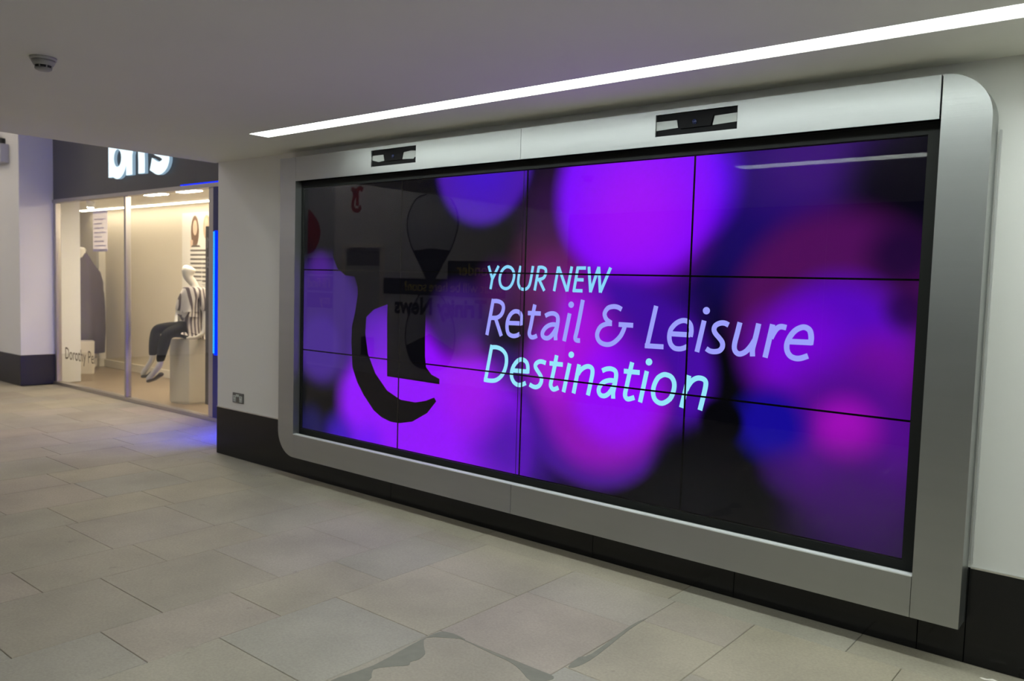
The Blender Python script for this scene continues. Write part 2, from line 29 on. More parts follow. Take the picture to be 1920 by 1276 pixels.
BOKEH = [[3.307,1.579,0.283,0.6,[38,12,105],0.9],[3.268,1.368,0.377,0.7,[28,12,100],0.8],[3.56,1.687,0.259,0.8,[62,18,120],0.8],[3.908,1.521,0.207,0.6,[8,7,18],0.95],[2.184,1.124,0.242,0.6,[90,25,75],0.95],[2.189,1.451,0.198,0.8,[55,18,75],0.7],[2.939,1.564,0.256,0.4,[98,5,245],1],[2.662,1.54,0.445,0.17,[122,8,255],1],[2.682,1.435,0.292,0.8,[162,20,250],0.9],[2.206,1.039,0.157,0.8,[110,24,120],0.9],[2.584,0.846,0.271,0.35,[65,15,165],1],[2.808,0.649,0.331,0.2,[72,12,165],1],[2.468,0.506,0.486,0.1,[70,18,140],1],[2.5,0.523,0.395,0.22,[140,15,185],1],[2.597,0.547,0.274,0.35,[150,12,250],1],[2.335,0.874,0.183,0.8,[168,20,228],0.9],[2.798,0.885,0.202,0.8,[62,12,155],0.9],[2.101,0.935,0.116,0.9,[78,24,80],0.8],[2.222,0.624,0.174,0.8,[175,22,225],0.8],[1.593,0.851,0.187,0.6,[46,22,85],0.9],[1.812,1.029,0.136,0.8,[74,24,92],0.8],[0.992,0.26,0.561,0.2,[146,15,255],1],[1.616,0.176,0.45,0.16,[148,15,255],1],[0.776,0.741,0.208,0.8,[95,30,190],0.8],[1.486,0.846,0.197,0.45,[56,26,104],0.95],[0.441,-0.044,0.165,0.7,[62,15,195],0.9],[0.716,-0.039,0.142,0.8,[95,10,240],0.7],[1.923,0.143,0.266,0.8,[72,15,165],0.9],[1.867,0.593,0.106,0.8,[60,18,130],0.8],[1.598,0.695,0.078,0.8,[80,28,135],0.7],[1.607,0.428,0.207,0.8,[165,20,235],0.7],[0.22,0.783,0.423,0.22,[64,38,125],0.9],[0.194,0.596,0.216,0.3,[72,42,145],0.8],[0.115,0.023,0.133,0.6,[25,20,90],0.8],[0.183,1.151,0.092,0.6,[85,35,150],0.5],[1.665,1.771,0.358,0.13,[74,22,165],1],[1.665,1.771,0.227,0.9,[66,16,205],0.9],[3.666,0.977,0.434,0.22,[78,16,88],1],[3.925,1.224,0.128,0.7,[25,8,48],0.9],[3.694,0.854,0.27,0.35,[88,8,190],1],[3.516,0.795,0.194,0.7,[122,5,218],0.9],[3.869,0.768,0.131,0.8,[122,12,155],0.8],[3.956,1.011,0.078,0.7,[30,8,60],0.8],[3.759,0.465,0.316,0.45,[84,12,140],1],[3.747,0.497,0.113,0.8,[168,15,192],0.9],[3.819,0.158,0.248,0.7,[52,18,88],0.8],[3.425,0.478,0.151,0.5,[22,10,150],1],[3.483,0.283,0.086,0.8,[55,12,110],0.5],[3.189,0.459,0.104,0.25,[5,5,9],1],[3.06,0.211,0.216,0.4,[8,8,14],0.9]]
SMEARS = [[[2.537,-1.723],[2.558,-1.542],[2.528,-1.249],[2.548,-1.146],[2.656,-1.143],[2.614,-1.168],[2.532,-1.238],[2.583,-1.303],[2.63,-1.343],[2.647,-1.394],[2.638,-1.427],[2.652,-1.454],[2.615,-1.501],[2.583,-1.564],[2.634,-1.633]],[[2.548,-1.146],[2.801,-1.152],[3.012,-1.15],[3.108,-1.152],[3.108,-1.196],[3.066,-1.235],[2.983,-1.195],[2.912,-1.172],[2.813,-1.166],[2.659,-1.153]],[[3.103,-1.054],[3.087,-0.961],[3.107,-0.898],[3.08,-0.574],[3.093,-0.44],[3.097,-0.602],[3.13,-0.896],[3.128,-1.019]]]

# ---------------------------------------------------------------- materials
def nmat(name):
    m = bpy.data.materials.new(name); m.use_nodes = True; nt = m.node_tree; nt.nodes.clear()
    out = nt.nodes.new('ShaderNodeOutputMaterial'); return m, nt, out
def N(nt, t, **kw):
    n = nt.nodes.new(t)
    for k, v in kw.items(): setattr(n, k, v)
    return n
def pbr(name, col, rough=.5, metal=0., spec=.5, noise=0., nscale=8., bump=0., bscale=40., stretch=None, col2=None):
    m, nt, out = nmat(name); b = N(nt, 'ShaderNodeBsdfPrincipled'); nt.links.new(b.outputs[0], out.inputs[0])
    b.inputs['Roughness'].default_value = rough; b.inputs['Metallic'].default_value = metal; b.inputs['Specular IOR Level'].default_value = spec
    tc = N(nt, 'ShaderNodeTexCoord'); mp = N(nt, 'ShaderNodeMapping'); nt.links.new(tc.outputs['Object'], mp.inputs[0])
    if stretch: mp.inputs['Scale'].default_value = stretch
    nz = N(nt, 'ShaderNodeTexNoise'); nz.inputs['Scale'].default_value = nscale; nz.inputs['Detail'].default_value = 4; nt.links.new(mp.outputs[0], nz.inputs['Vector'])
    mx = N(nt, 'ShaderNodeMix', data_type='RGBA'); c2 = col2 or tuple(v*(1-noise) for v in col)
    mx.inputs['A'].default_value = (*col, 1); mx.inputs['B'].default_value = (*c2, 1); nt.links.new(nz.outputs[0], mx.inputs['Factor']); nt.links.new(mx.outputs['Result'], b.inputs['Base Color'])
    if bump:
        n2 = N(nt, 'ShaderNodeTexNoise'); n2.inputs['Scale'].default_value = bscale; n2.inputs['Detail'].default_value = 3; nt.links.new(mp.outputs[0], n2.inputs['Vector'])
        bp = N(nt, 'ShaderNodeBump'); bp.inputs['Strength'].default_value = bump; bp.inputs['Distance'].default_value = .01
        nt.links.new(n2.outputs[0], bp.inputs['Height']); nt.links.new(bp.outputs[0], b.inputs['Normal'])
    return m
def emit(name, col, s=1.):
    m, nt, out = nmat(name); e = N(nt, 'ShaderNodeEmission'); e.inputs[0].default_value = (*col, 1); e.inputs[1].default_value = s
    nt.links.new(e.outputs[0], out.inputs[0]); return m
def glass(name, f0=.04, tint=(1, 1, 1), rough=0.):
    # clear sheet: Schlick reflection over straight transmission, the same from both sides of the sheet
    m, nt, out = nmat(name); lw = N(nt, 'ShaderNodeLayerWeight'); lw.inputs[0].default_value = .5
    pw = N(nt, 'ShaderNodeMath', operation='POWER'); pw.inputs[1].default_value = 5.; nt.links.new(lw.outputs['Facing'], pw.inputs[0])
    ma = N(nt, 'ShaderNodeMath', operation='MULTIPLY_ADD'); ma.inputs[1].default_value = 1-f0; ma.inputs[2].default_value = f0; nt.links.new(pw.outputs[0], ma.inputs[0])
    tr = N(nt, 'ShaderNodeBsdfTransparent'); tr.inputs[0].default_value = (*tint, 1); gl = N(nt, 'ShaderNodeBsdfGlossy'); gl.inputs['Roughness'].default_value = rough
    mx = N(nt, 'ShaderNodeMixShader'); nt.links.new(ma.outputs[0], mx.inputs[0]); nt.links.new(tr.outputs[0], mx.inputs[1]); nt.links.new(gl.outputs[0], mx.inputs[2]); nt.links.new(mx.outputs[0], out.inputs[0])
    return m
def thin(name, col):
    m, nt, out = nmat(name); d = N(nt, 'ShaderNodeBsdfDiffuse'); t = N(nt, 'ShaderNodeBsdfTranslucent'); d.inputs[0].default_value = t.inputs[0].default_value = (*col, 1)
    mx = N(nt, 'ShaderNodeMixShader'); mx.inputs[0].default_value = .75; nt.links.new(d.outputs[0], mx.inputs[1]); nt.links.new(t.outputs[0], mx.inputs[2]); nt.links.new(mx.outputs[0], out.inputs[0]); return m
def stone():
    m, nt, out = nmat('sandstone'); b = N(nt, 'ShaderNodeBsdfPrincipled'); nt.links.new(b.outputs[0], out.inputs[0])
    oi = N(nt, 'ShaderNodeObjectInfo'); rp = N(nt, 'ShaderNodeValToRGB'); nt.links.new(oi.outputs['Random'], rp.inputs[0])
    cs = [(0, (.51, .455, .345)), (.2, (.475, .445, .35)), (.4, (.545, .462, .37)), (.6, (.49, .46, .375)), (.8, (.55, .49, .36)), (1, (.465, .415, .33))]
    el = rp.color_ramp.elements
    while len(el) < len(cs): el.new(.5)
    for e, (ps, c) in zip(el, cs): e.position = ps; e.color = (*c, 1)
    g = N(nt, 'ShaderNodeNewGeometry')
    n1 = N(nt, 'ShaderNodeTexNoise'); n1.inputs['Scale'].default_value = 2.3; n1.inputs['Detail'].default_value = 6; nt.links.new(g.outputs['Position'], n1.inputs['Vector'])
    n2 = N(nt, 'ShaderNodeTexNoise'); n2.inputs['Scale'].default_value = 95; n2.inputs['Detail'].default_value = 4; nt.links.new(g.outputs['Position'], n2.inputs['Vector'])
    m1 = N(nt, 'ShaderNodeMapRange'); m1.inputs['From Min'].default_value = .3; m1.inputs['From Max'].default_value = .7; m1.inputs['To Min'].default_value = .82; m1.inputs['To Max'].default_value = 1.08; nt.links.new(n1.outputs[0], m1.inputs['Value'])
    m2 = N(nt, 'ShaderNodeMapRange'); m2.inputs['From Min'].default_value = .3; m2.inputs['From Max'].default_value = .7; m2.inputs['To Min'].default_value = .9; m2.inputs['To Max'].default_value = 1.07; nt.links.new(n2.outputs[0], m2.inputs['Value'])
    mm = N(nt, 'ShaderNodeMath', operation='MULTIPLY'); nt.links.new(m1.outputs[0], mm.inputs[0]); nt.links.new(m2.outputs[0], mm.inputs[1])
    n3 = N(nt, 'ShaderNodeTexNoise'); n3.inputs['Scale'].default_value = 5.5; n3.inputs['Detail'].default_value = 8; n3.inputs['Roughness'].default_value = .7; nt.links.new(g.outputs['Position'], n3.inputs['Vector'])
    m3 = N(nt, 'ShaderNodeMapRange'); m3.inputs['From Min'].default_value = .27; m3.inputs['From Max'].default_value = .36; m3.inputs['To Min'].default_value = .72; m3.inputs['To Max'].default_value = 1.; nt.links.new(n3.outputs[0], m3.inputs['Value'])
    m4 = N(nt, 'ShaderNodeMath', operation='MULTIPLY'); nt.links.new(mm.outputs[0], m4.inputs[0]); nt.links.new(m3.outputs[0], m4.inputs[1])
    m1.inputs['To Min'].default_value = .60; m1.inputs['To Max'].default_value = .78; vs = N(nt, 'ShaderNodeVectorMath', operation='SCALE'); nt.links.new(rp.outputs[0], vs.inputs[0]); nt.links.new(m4.outputs[0], vs.inputs['Scale']); nt.links.new(vs.outputs[0], b.inputs['Base Color'])
    b.inputs['Roughness'].default_value = .62
    bp = N(nt, 'ShaderNodeBump'); bp.inputs['Strength'].default_value = .18; bp.inputs['Distance'].default_value = .004; nt.links.new(n2.outputs[0], bp.inputs['Height']); nt.links.new(bp.outputs[0], b.inputs['Normal'])
    return m
def bokeh_screen():
    # the picture on the screens: soft out-of-focus discs of violet and magenta on black
    m, nt, out = nmat('screen_picture'); tc = N(nt, 'ShaderNodeTexCoord'); mp = N(nt, 'ShaderNodeMapping'); mp.inputs['Scale'].default_value = (1, 0, 1); nt.links.new(tc.outputs['Object'], mp.inputs[0])
    cur = None
    for x, z, r, s, c, a in BOKEH:
        d = N(nt, 'ShaderNodeVectorMath', operation='DISTANCE'); d.inputs[1].default_value = (x, 0, z); nt.links.new(mp.outputs[0], d.inputs[0])
        mr = N(nt, 'ShaderNodeMapRange', interpolation_type='SMOOTHSTEP'); mr.inputs['From Min'].default_value = r*(1-s); mr.inputs['From Max'].default_value = r*(1+s); mr.inputs['To Min'].default_value = a; mr.inputs['To Max'].default_value = 0.
        nt.links.new(d.outputs['Value'], mr.inputs['Value'])
        mx = N(nt, 'ShaderNodeMix', data_type='RGBA'); nt.links.new(mr.outputs[0], mx.inputs['Factor'])
        if cur is None: mx.inputs['A'].default_value = (*lin((7, 7, 11)), 1)
        else: nt.links.new(cur, mx.inputs['A'])
        mx.inputs['B'].default_value = (*lin(c), 1); cur = mx.outputs['Result']
    e = N(nt, 'ShaderNodeEmission'); nt.links.new(cur, e.inputs[0]); e.inputs[1].default_value = 1.0
    nt.links.new(e.outputs[0], out.inputs[0]); return m

M = dict(
    stone=stone(), mortar=pbr('mortar', (.26, .24, .19), .8, noise=.3, nscale=20), smear=pbr('mortar_smear', (.245, .24, .19), .75, noise=.25, nscale=25, bump=.2),
    paint=pbr('white_paint', (.80, .80, .765), .55, noise=.05, nscale=2), ceil=pbr('ceiling_paint', (.84, .84, .76), .7, noise=.05, nscale=2),
    black=pbr('black_gloss_panel', (.009, .009, .0095), .14, spec=.3, noise=.3, nscale=3, bump=.02, bscale=15), pillar_base=pbr('dark_skirting', (.03, .028, .025), .4, noise=.2),
    steel=pbr('brushed_steel', (.44, .455, .45), .40, 1., noise=.10, nscale=6, bump=.035, bscale=120, stretch=(.05, 1, 3)), lip=pbr('lip_highlight', (.78, .80, .80), .3), steel_edge=pbr('steel_edge', (.72, .73, .71), .25, 1.),
    bezel=pbr('black_bezel', (.010, .011, .010), .6, spec=.2), gap=pbr('dark_gap', (.004, .004, .004), .8, spec=0.), scr=bokeh_screen(), scr_glass=glass('cover_glass', .021, rough=.003), shop_glass=glass('shop_glass', .04, (.97, .98, .97)),
    t1=emit('screen_text_sky', lin((138, 217, 255))), t2=emit('screen_text_lavender', lin((158, 160, 255))), t3=emit('screen_text_cyan', lin((152, 232, 255))), logo=emit('screen_black', lin((7, 7, 11))),
    strip=emit('strip_light', (.91, 1., .96), STRIP), reflector=pbr('white_reflector', (.88, .88, .86), .6), trim=pbr('light_trim', (.7, .7, .68), .4), plastic=pbr('white_plastic', (.5, .5, .49), .45), vent=pbr('dark_vent', (.03, .03, .03), .6), ivory=pbr('ivory_plastic', (.36, .36, .35), .4),
    sockets=pbr('socket_grey_metal', (.16, .16, .155), .35, .6), cam_black=pbr('camera_black', (.005, .005, .006), .6, spec=.15), lens=pbr('lens_blue', (.01, .02, .09), .05), bracket=pbr('pale_bracket', (.52, .56, .54), .35),
    fascia=pbr('fascia_charcoal', (.075, .075, .08), .28, noise=.2, nscale=2), alu=pbr('satin_aluminium', (.50, .47, .44), .38, .9), beige=pbr('beige_wall', (.74, .66, .52), .6, noise=.05, nscale=2), cream=pbr('cream_paint', (.80, .75, .64), .5), shopfloor=pbr('shop_floor', (.34, .26, .185), .35, noise=.2, nscale=3),
    sign=emit('sign_white', (.76, .92, 1.), 1.35), signside=emit('sign_return', (.45, .66, .85), .55), blue=emit('blue_led', (.0, .02, 1.), 1.6), blue2=emit('blue_glow', (.02, .03, 1.), BLUE*22.), bluedot=emit('blue_led_dot', (.03, .40, 1.), 1.5), navy=pbr('navy_channel', (.012, .016, .10), .35),
    warm=emit('shop_light', (1., .85, .65), SHOP*1.5), warm2=emit('shop_wash', (1., .88, .70), SHOP*.22), hoard_fill=emit('hoarding_fill', (1., .97, .95), HALL*3.1), hall=emit('hall_fill', (1., .87, .75), HALL),  # last two: unseen fill lights added for the hoarding and the hall
    manq=pbr('mannequin_white', (.82, .78, .70), .4), trouser=pbr('black_trousers', (.004, .004, .004), .8, spec=.1), shoe=pbr('dark_shoe', (.05, .045, .045), .4), plum=pbr('plum_cloth', (.10, .075, .095), .8, noise=.3, nscale=5), skin=pbr('rose_hand', (.32, .2, .19), .5),
    paper=thin('lavender_paper', (.86, .83, .86)), ink=thin('grey_ink', (.62, .60, .74)), posterp=pbr('poster_white', (.86, .82, .74), .5), hair=pbr('print_brown', (.20, .11, .06), .6), face=pbr('print_peach', (.80, .58, .42), .6), hair2=pbr('print_tan', (.62, .44, .28), .6), banner=pbr('charcoal_banner', (.085, .075, .075), .6), bannertext=pbr('banner_grey', (.30, .28, .27), .6), decal=pbr('brown_decal', (.22, .19, .14), .6),
    hoard_dark=pbr('hoarding_charcoal', (.05, .05, .055), .6), hoard=pbr('hoarding_white', (.72, .71, .69), .6), print_dark=pbr('print_charcoal', (.03, .03, .032), .6), print_yellow=pbr('print_yellow', (.75, .62, .03), .6), print_red=pbr('print_red', (.35, .03, .035), .6), print_glass=pbr('print_pale_grey', (.50, .51, .53), .6), door_glass=pbr('door_glass', (.22, .22, .23), .3), doorpaint=pbr('door_paint', (.58, .58, .56), .5), purple=pbr('print_purple', (.20, .10, .28), .6),
)
def striped(name, axis, scale, c1, c2):
    m, nt, out = nmat(name); b = N(nt, 'ShaderNodeBsdfPrincipled'); nt.links.new(b.outputs[0], out.inputs[0]); b.inputs['Roughness'].default_value = .8
    tc = N(nt, 'ShaderNodeTexCoord'); wv = N(nt, 'ShaderNodeTexWave', bands_direction=axis); wv.inputs['Scale'].default_value = scale; wv.inputs['Distortion'].default_value = 0.
    nt.links.new(tc.outputs['Object'], wv.inputs[0]); rp = N(nt, 'ShaderNodeValToRGB'); nt.links.new(wv.outputs[0], rp.inputs[0])
    rp.color_ramp.elements[0].position = .34; rp.color_ramp.elements[0].color = (*c1, 1); rp.color_ramp.elements[1].position = .46; rp.color_ramp.elements[1].color = (*c2, 1); nt.links.new(rp.outputs[0], b.inputs['Base Color']); return m
M['stripe'] = striped('striped_shirt', 'Y', 8.5, (.10, .07, .08), (.72, .66, .60)); M['stripe_h'] = striped('striped_print', 'Z', 5.5, (.12, .10, .08), (.84, .80, .72))

# ---------------------------------------------------------------- helpers
def link(name, me, mat, parent=None):
    o = bpy.data.objects.new(name, me); COL.objects.link(o)
    if mat is not None and not me.materials: me.materials.append(mat)
    if parent: o.parent = parent
    return o
def mesh(name, v, f, mat, parent=None, smooth=False):
    me = bpy.data.meshes.new(name); me.from_pydata([tuple(a) for a in v], [], f); me.update()
    bm = bmesh.new(); bm.from_mesh(me); bmesh.ops.recalc_face_normals(bm, faces=bm.faces); bm.to_mesh(me); bm.free()
    if smooth: me.polygons.foreach_set('use_smooth', [True]*len(me.polygons))
    return link(name, me, mat, parent)
def tag(o, label, cat, group=None):
    o['label'] = label; o['category'] = cat
    if group: o['group'] = group
    return o
def struct(o, label=None):
    o['kind'] = 'structure'
    if label: o['label'] = label
    return o
def thing(name, label, cat, loc=(0, 0, 0), group=None):
    o = bpy.data.objects.new(name, None); COL.objects.link(o); o.empty_display_size = .1; o.location = loc
    return tag(o, label, cat, group)
def box(name, x0, x1, y0, y1, z0, z1, mat, parent=None, bev=0., seg=2, off=(0, 0, 0)):
    bm = bmesh.new(); bmesh.ops.create_cube(bm, size=1.)
    for v in bm.verts:
        v.co = Vector(((x0+x1)/2+v.co.x*(x1-x0)-off[0], (y0+y1)/2+v.co.y*(y1-y0)-off[1], (z0+z1)/2+v.co.z*(z1-z0)-off[2]))
    if bev: bmesh.ops.bevel(bm, geom=list(bm.edges), offset=bev, segments=seg, affect='EDGES', profile=.5)
    me = bpy.data.meshes.new(name); bm.to_mesh(me); bm.free(); return link(name, me, mat, parent)
def prism(name, pts, y0, y1, mat, parent=None, smooth=False):
    # outline in X,Z pushed along Y
    n = len(pts); v = [(a, y0, b) for a, b in pts]+[(a, y1, b) for a, b in pts]
    f = [tuple(range(n)), tuple(range(2*n-1, n-1, -1))]+[(i, (i+1) % n, n+(i+1) % n, n+i) for i in range(n)]
    return mesh(name, v, f, mat, parent)
def plate(name, xs, zs, skip, y0, y1, mat, parent=None):
    cells = {(i, j) for i in range(len(xs)-1) for j in range(len(zs)-1)}-set(skip); v = []; f = []; idx = {}
    def P(i, j, y):
        k = (i, j, y)
        if k not in idx: idx[k] = len(v); v.append((xs[i], y, zs[j]))
        return idx[k]
    for i, j in cells:
        f.append((P(i, j, y0), P(i+1, j, y0), P(i+1, j+1, y0), P(i, j+1, y0))); f.append((P(i, j+1, y1), P(i+1, j+1, y1), P(i+1, j, y1), P(i, j, y1)))
        for (a, b), nb in ((((i, j), (i+1, j)), (i, j-1)), (((i+1, j), (i+1, j+1)), (i+1, j)), (((i+1, j+1), (i, j+1)), (i, j+1)), (((i, j+1), (i, j)), (i-1, j))):
            if nb not in cells: f.append((P(*a, y0), P(*a, y1), P(*b, y1), P(*b, y0)))
    return mesh(name, v, f, mat, parent)
def ribbon(strokes, w, y, depth=0.):
    # pen strokes in X,Z, width w, turned into flat (or solid) bands
    V = []; F = []
    for k, pts in strokes:
        P = [Vector((a, b)) for a, b in pts]
        if k == 'd':
            b = len(V); V += [(p.x, y, p.y) for p in P]; F.append(tuple(range(b, b+len(P))))
            if depth:
                c = len(V); V += [(p.x, y+depth, p.y) for p in P]; n = len(P); F += [(b+i, b+(i+1) % n, c+(i+1) % n, c+i) for i in range(n)]
            continue
        cl = k == 'o'
        if cl: P = P[:-1]
        n = len(P); Lf = []; Rt = []
        for i in range(n):
            a = P[i-1] if (i or cl) else P[i]; b = P[(i+1) % n] if (i < n-1 or cl) else P[i]
            t1 = (P[i]-a); t2 = (b-P[i]); t1 = t1.normalized() if t1.length > 1e-9 else t2.normalized(); t2 = t2.normalized() if t2.length > 1e-9 else t1
            t = (t1+t2).normalized(); nn = Vector((-t.y, t.x)); s = w/2/max(.5, nn.dot(Vector((-t1.y, t1.x))))
            Lf.append(P[i]+nn*s); Rt.append(P[i]-nn*s)
        b0 = len(V); V += [(p.x, y, p.y) for p in Lf]+[(p.x, y, p.y) for p in Rt]; rng = range(n if cl else n-1)
        F += [(b0+i, b0+(i+1) % n, b0+n+(i+1) % n, b0+n+i) for i in rng]
        if depth:
            c0 = len(V); V += [(p.x, y+depth, p.y) for p in Lf]+[(p.x, y+depth, p.y) for p in Rt]
            for i in rng:
                j = (i+1) % n; F += [(b0+i, c0+i, c0+j, b0+j), (b0+n+i, b0+n+j, c0+n+j, c0+n+i)]
            if not cl: F += [(b0, b0+n, c0+n, c0), (b0+n-1, c0+n-1, c0+2*n-1, b0+2*n-1)]
    return V, F
def smooth_pts(P, n=6, closed=False):
    P = [Vector(a) for a in P]; K = len(P); out = []
    for i in (range(K) if closed else range(K-1)):
        p1, p2 = P[i], P[(i+1) % K]; p0 = P[i-1] if (i or closed) else 2*p1-p2; p3 = P[(i+2) % K] if (i+2 < K or closed) else 2*p2-p1
        for k in range(n):
            t = k/n; out.append(.5*((2*p1)+(p2-p0)*t+(2*p0-5*p1+4*p2-p3)*t*t+(3*p1-p0-3*p2+p3)*t**3))
    if not closed: out.append(P[-1])
    return [tuple(a) for a in out]
def lathe(name, prof, mat, parent=None, c=(0, 0, 0), n=28, axis='Z', smooth=True, sx=1., sy=1.):
    v = []; f = []; m = len(prof)
    for i in range(n):
        a = 2*math.pi*i/n
        for r, z in prof:
            p = (r*math.cos(a)*sx, r*math.sin(a)*sy, z) if axis == 'Z' else (r*math.cos(a)*sx, -z, r*math.sin(a)*sy)
            v.append((c[0]+p[0], c[1]+p[1], c[2]+p[2]))
    for i in range(n):
        for k in range(m-1): f.append((i*m+k, ((i+1) % n)*m+k, ((i+1) % n)*m+k+1, i*m+k+1))
    f.append(tuple(i*m for i in range(n))); f.append(tuple(i*m+m-1 for i in reversed(range(n))))
    return mesh(name, v, f, mat, parent, smooth)
def skin(name, V, E, mat, parent=None, sub=2, root=0):
    # joints with radii grown into one continuous surface
    me = bpy.data.meshes.new(name+'_joints'); me.from_pydata([a[:3] for a in V], E, []); ob = bpy.data.objects.new(name+'_joints', me); COL.objects.link(ob)
    sk = ob.modifiers.new('skin', 'SKIN'); ob.modifiers.new('sub', 'SUBSURF').levels = sub; sk.use_smooth_shade = True
    if not me.skin_vertices:
        bm = bmesh.new(); bm.from_mesh(me); bm.verts.layers.skin.verify(); bm.to_mesh(me); bm.free()
    for i, a in enumerate(V):
        sv = me.skin_vertices[0].data[i]; r = a[3] if len(a) == 4 else a[3]; sv.radius = (a[3], a[4] if len(a) > 4 else r); sv.use_root = (i == root)
    dg = bpy.context.evaluated_depsgraph_get(); dg.update(); nm = bpy.data.meshes.new_from_object(ob.evaluated_get(dg)); nm.name = name
    bpy.data.objects.remove(ob); nm.materials.clear(); nm.polygons.foreach_set('use_smooth', [True]*len(nm.polygons)); return link(name, nm, mat, parent)
def text(name, s, size, mat, parent, loc, facing='-y', depth=.0005, align='LEFT', sx=1., bold=0.):
    cu = bpy.data.curves.new(name, 'FONT'); cu.body = s; cu.size = size; cu.extrude = depth; cu.align_x = align; cu.offset = bold; cu.resolution_u = 4
    ob = bpy.data.objects.new(name, cu); COL.objects.link(ob); dg = bpy.context.evaluated_depsgraph_get(); dg.update()
    me = bpy.data.meshes.new_from_object(ob.evaluated_get(dg)); bpy.data.objects.remove(ob)
    R = Matrix.Rotation(math.radians(90), 4, 'X')
    if facing == '+y': R = Matrix.Rotation(math.pi, 4, 'Z') @ R
    me.transform(Matrix.Translation(loc) @ R @ Matrix.Diagonal((sx, 1, 1, 1))); me.materials.clear(); return link(name, me, mat, parent)

# ---------------------------------------------------------------- the setting
floor = struct(box('floor', -9.2, 6.6, OPP, .83, FLOOR-.12, FLOOR-.008, M['mortar']), 'pale sandstone slab paving of the passage')
xs = [-8.8, -8.2, -7.82, -7.23, -6.84, -6.25, -5.86, -5.27, -4.88, -4.29, -3.9, -3.31, -2.92, -2.33, -1.94, -1.35, -.95, -.45, -.01, .58, .95, 1.54, 1.93, 2.52, 3.09, 3.47, 4.06, 4.45, 5.04, 5.43, 6.0]
known = {.58: -2.08, .95: -1.25, 1.54: -.93, 1.93: -.64, 2.52: -1.15, 3.09: -.48, 3.47: -.78, -.95: -1.17, -.45: -.95, -.01: -1.6}
rng = random.Random(5); cache = {}
def slab(x0, x1, y0, y1):
    wx, wy = round(x1-x0, 2), round(y1-y0, 2)
    if wx < .05 or wy < .05: return
    if (wx, wy) not in cache:
        a, b = wx/2-.0012, wy/2-.0012; c = .0018; me = bpy.data.meshes.new('slab')
        me.from_pydata([(-a, -b, -.02), (a, -b, -.02), (a, b, -.02), (-a, b, -.02), (-a, -b, -c), (a, -b, -c), (a, b, -c), (-a, b, -c), (-a+c, -b+c, 0), (a-c, -b+c, 0), (a-c, b-c, 0), (-a+c, b-c, 0)], [],
                       [(8, 9, 10, 11), (4, 5, 9, 8), (5, 6, 10, 9), (6, 7, 11, 10), (7, 4, 8, 11), (0, 1, 5, 4), (1, 2, 6, 5), (2, 3, 7, 6), (3, 0, 4, 7)]); me.materials.append(M['stone']); cache[(wx, wy)] = me
    o = link('slab', cache[(wx, wy)], None, floor); o.location = ((x0+x1)/2, (y0+y1)/2, FLOOR+rng.uniform(-.0002, .0001))
for i in range(len(xs)-1):
    x0, x1 = xs[i], xs[i+1]; off = round(known.get(x0, -rng.uniform(.4, 1.)), 2); step = .58
    top = -.18 if x0 > -1.2 else (.41 if x1 < -6.2 else .79)
    top = round(top, 2); y = off
    while y < top-.02: y += step
    hi = top
    lo = round(y-step, 2)
    while hi > -4.7:
        lo = max(lo, OPP+.02)
        if hi-lo < .12 and lo > OPP+.1:
            lo = round(lo-step, 2); continue
        slab(x0, x1, lo, hi); hi = lo; lo = round(lo-step, 2)
        if hi <= OPP+.05: break
bx = -1.2
for wd in (.9, 1.1, 1.0, 1.25, .8, 1.0, 1.2): slab(bx, min(bx+wd, 6.0), -.18, WALL); bx += wd
for i, P in enumerate(SMEARS):
    C0 = [sum(p[k] for p in P)/len(P) for k in (0, 1)]
    Q = smooth_pts([(a, b) for a, b in P], 3, True)
    mesh('mortar_smear', [(a, b, FLOOR+.0012) for a, b in Q]+[(a, b, FLOOR-.002) for a, b in Q], [tuple(range(len(Q)))]+[(k, (k+1) % len(Q), len(Q)+(k+1) % len(Q), len(Q)+k) for k in range(len(Q))], M['smear'], floor)

struct(box('wall_back', -1.2, 6.6, WALL, 3.2, FLOOR, CEIL, M['paint']), 'off-white painted wall carrying the big screen')
bb = struct(box('baseboard_back', -1.2, 6.6, WALL-.003, WALL, FLOOR, .012, M['gap']), 'tall glossy black skirting along the screen wall')
js = [-1.2, 0.9, 2.478, 3.27, 4.06, 4.23, 5.4, 6.6]
for a, b in zip(js, js[1:]): box('skirting_panel', a+.0012, b-.0012, WALL-.008, WALL-.003, FLOOR+.002, .010, M['black'], bb, .0015, 1)
for a, b in ((-1.2, -.2), (4.235, 6.6)): box('edge_trim', a, b, WALL-.009, WALL, .011, .018, M['steel_edge'], bb)
struct(box('trim_1', 4.233, 4.241, WALL-.010, WALL, .03, 1.70, M['plastic']), 'slim white joint strip beside the steel frame')
SLOT = .045; L1 = (.17, 6.2, -.557, -.413); L2 = (2.22, 6.2, -2.33, -2.15)
ce = plate('ceiling', [-1.25, L1[0], L2[0], 6.2, 6.6], [OPP, L2[2], L2[3], L1[2], L1[3], WALL], [(2, 1), (1, 3), (2, 3)], CEIL, CEIL+.22, M['ceil'])
ce.data.transform(Matrix(((1, 0, 0, 0), (0, 0, 1, 0), (0, 1, 0, 0), (0, 0, 0, 1)))); ce.data.flip_normals()
struct(ce, 'low plain ceiling with recessed light strips')
struct(box('wall_bulkhead', -1.25, -1.15, OPP, 3.2, CEIL+.22, 3.7, M['paint']), 'wall above the edge of the low ceiling')
struct(box('ceiling_hall', -9.2, -1.15, OPP, 3.2, 3.7, 3.8, M['ceil']), 'high ceiling of the hall in front of the shop')
struct(box('wall_far', -9.3, -9.2, OPP, 3.2, FLOOR, 3.8, M['paint']), 'far end wall of the hall')
struct(box('wall_end', 6.6, 6.7, OPP, 3.2, FLOOR, 2.2, M['paint']), 'end wall of the passage')
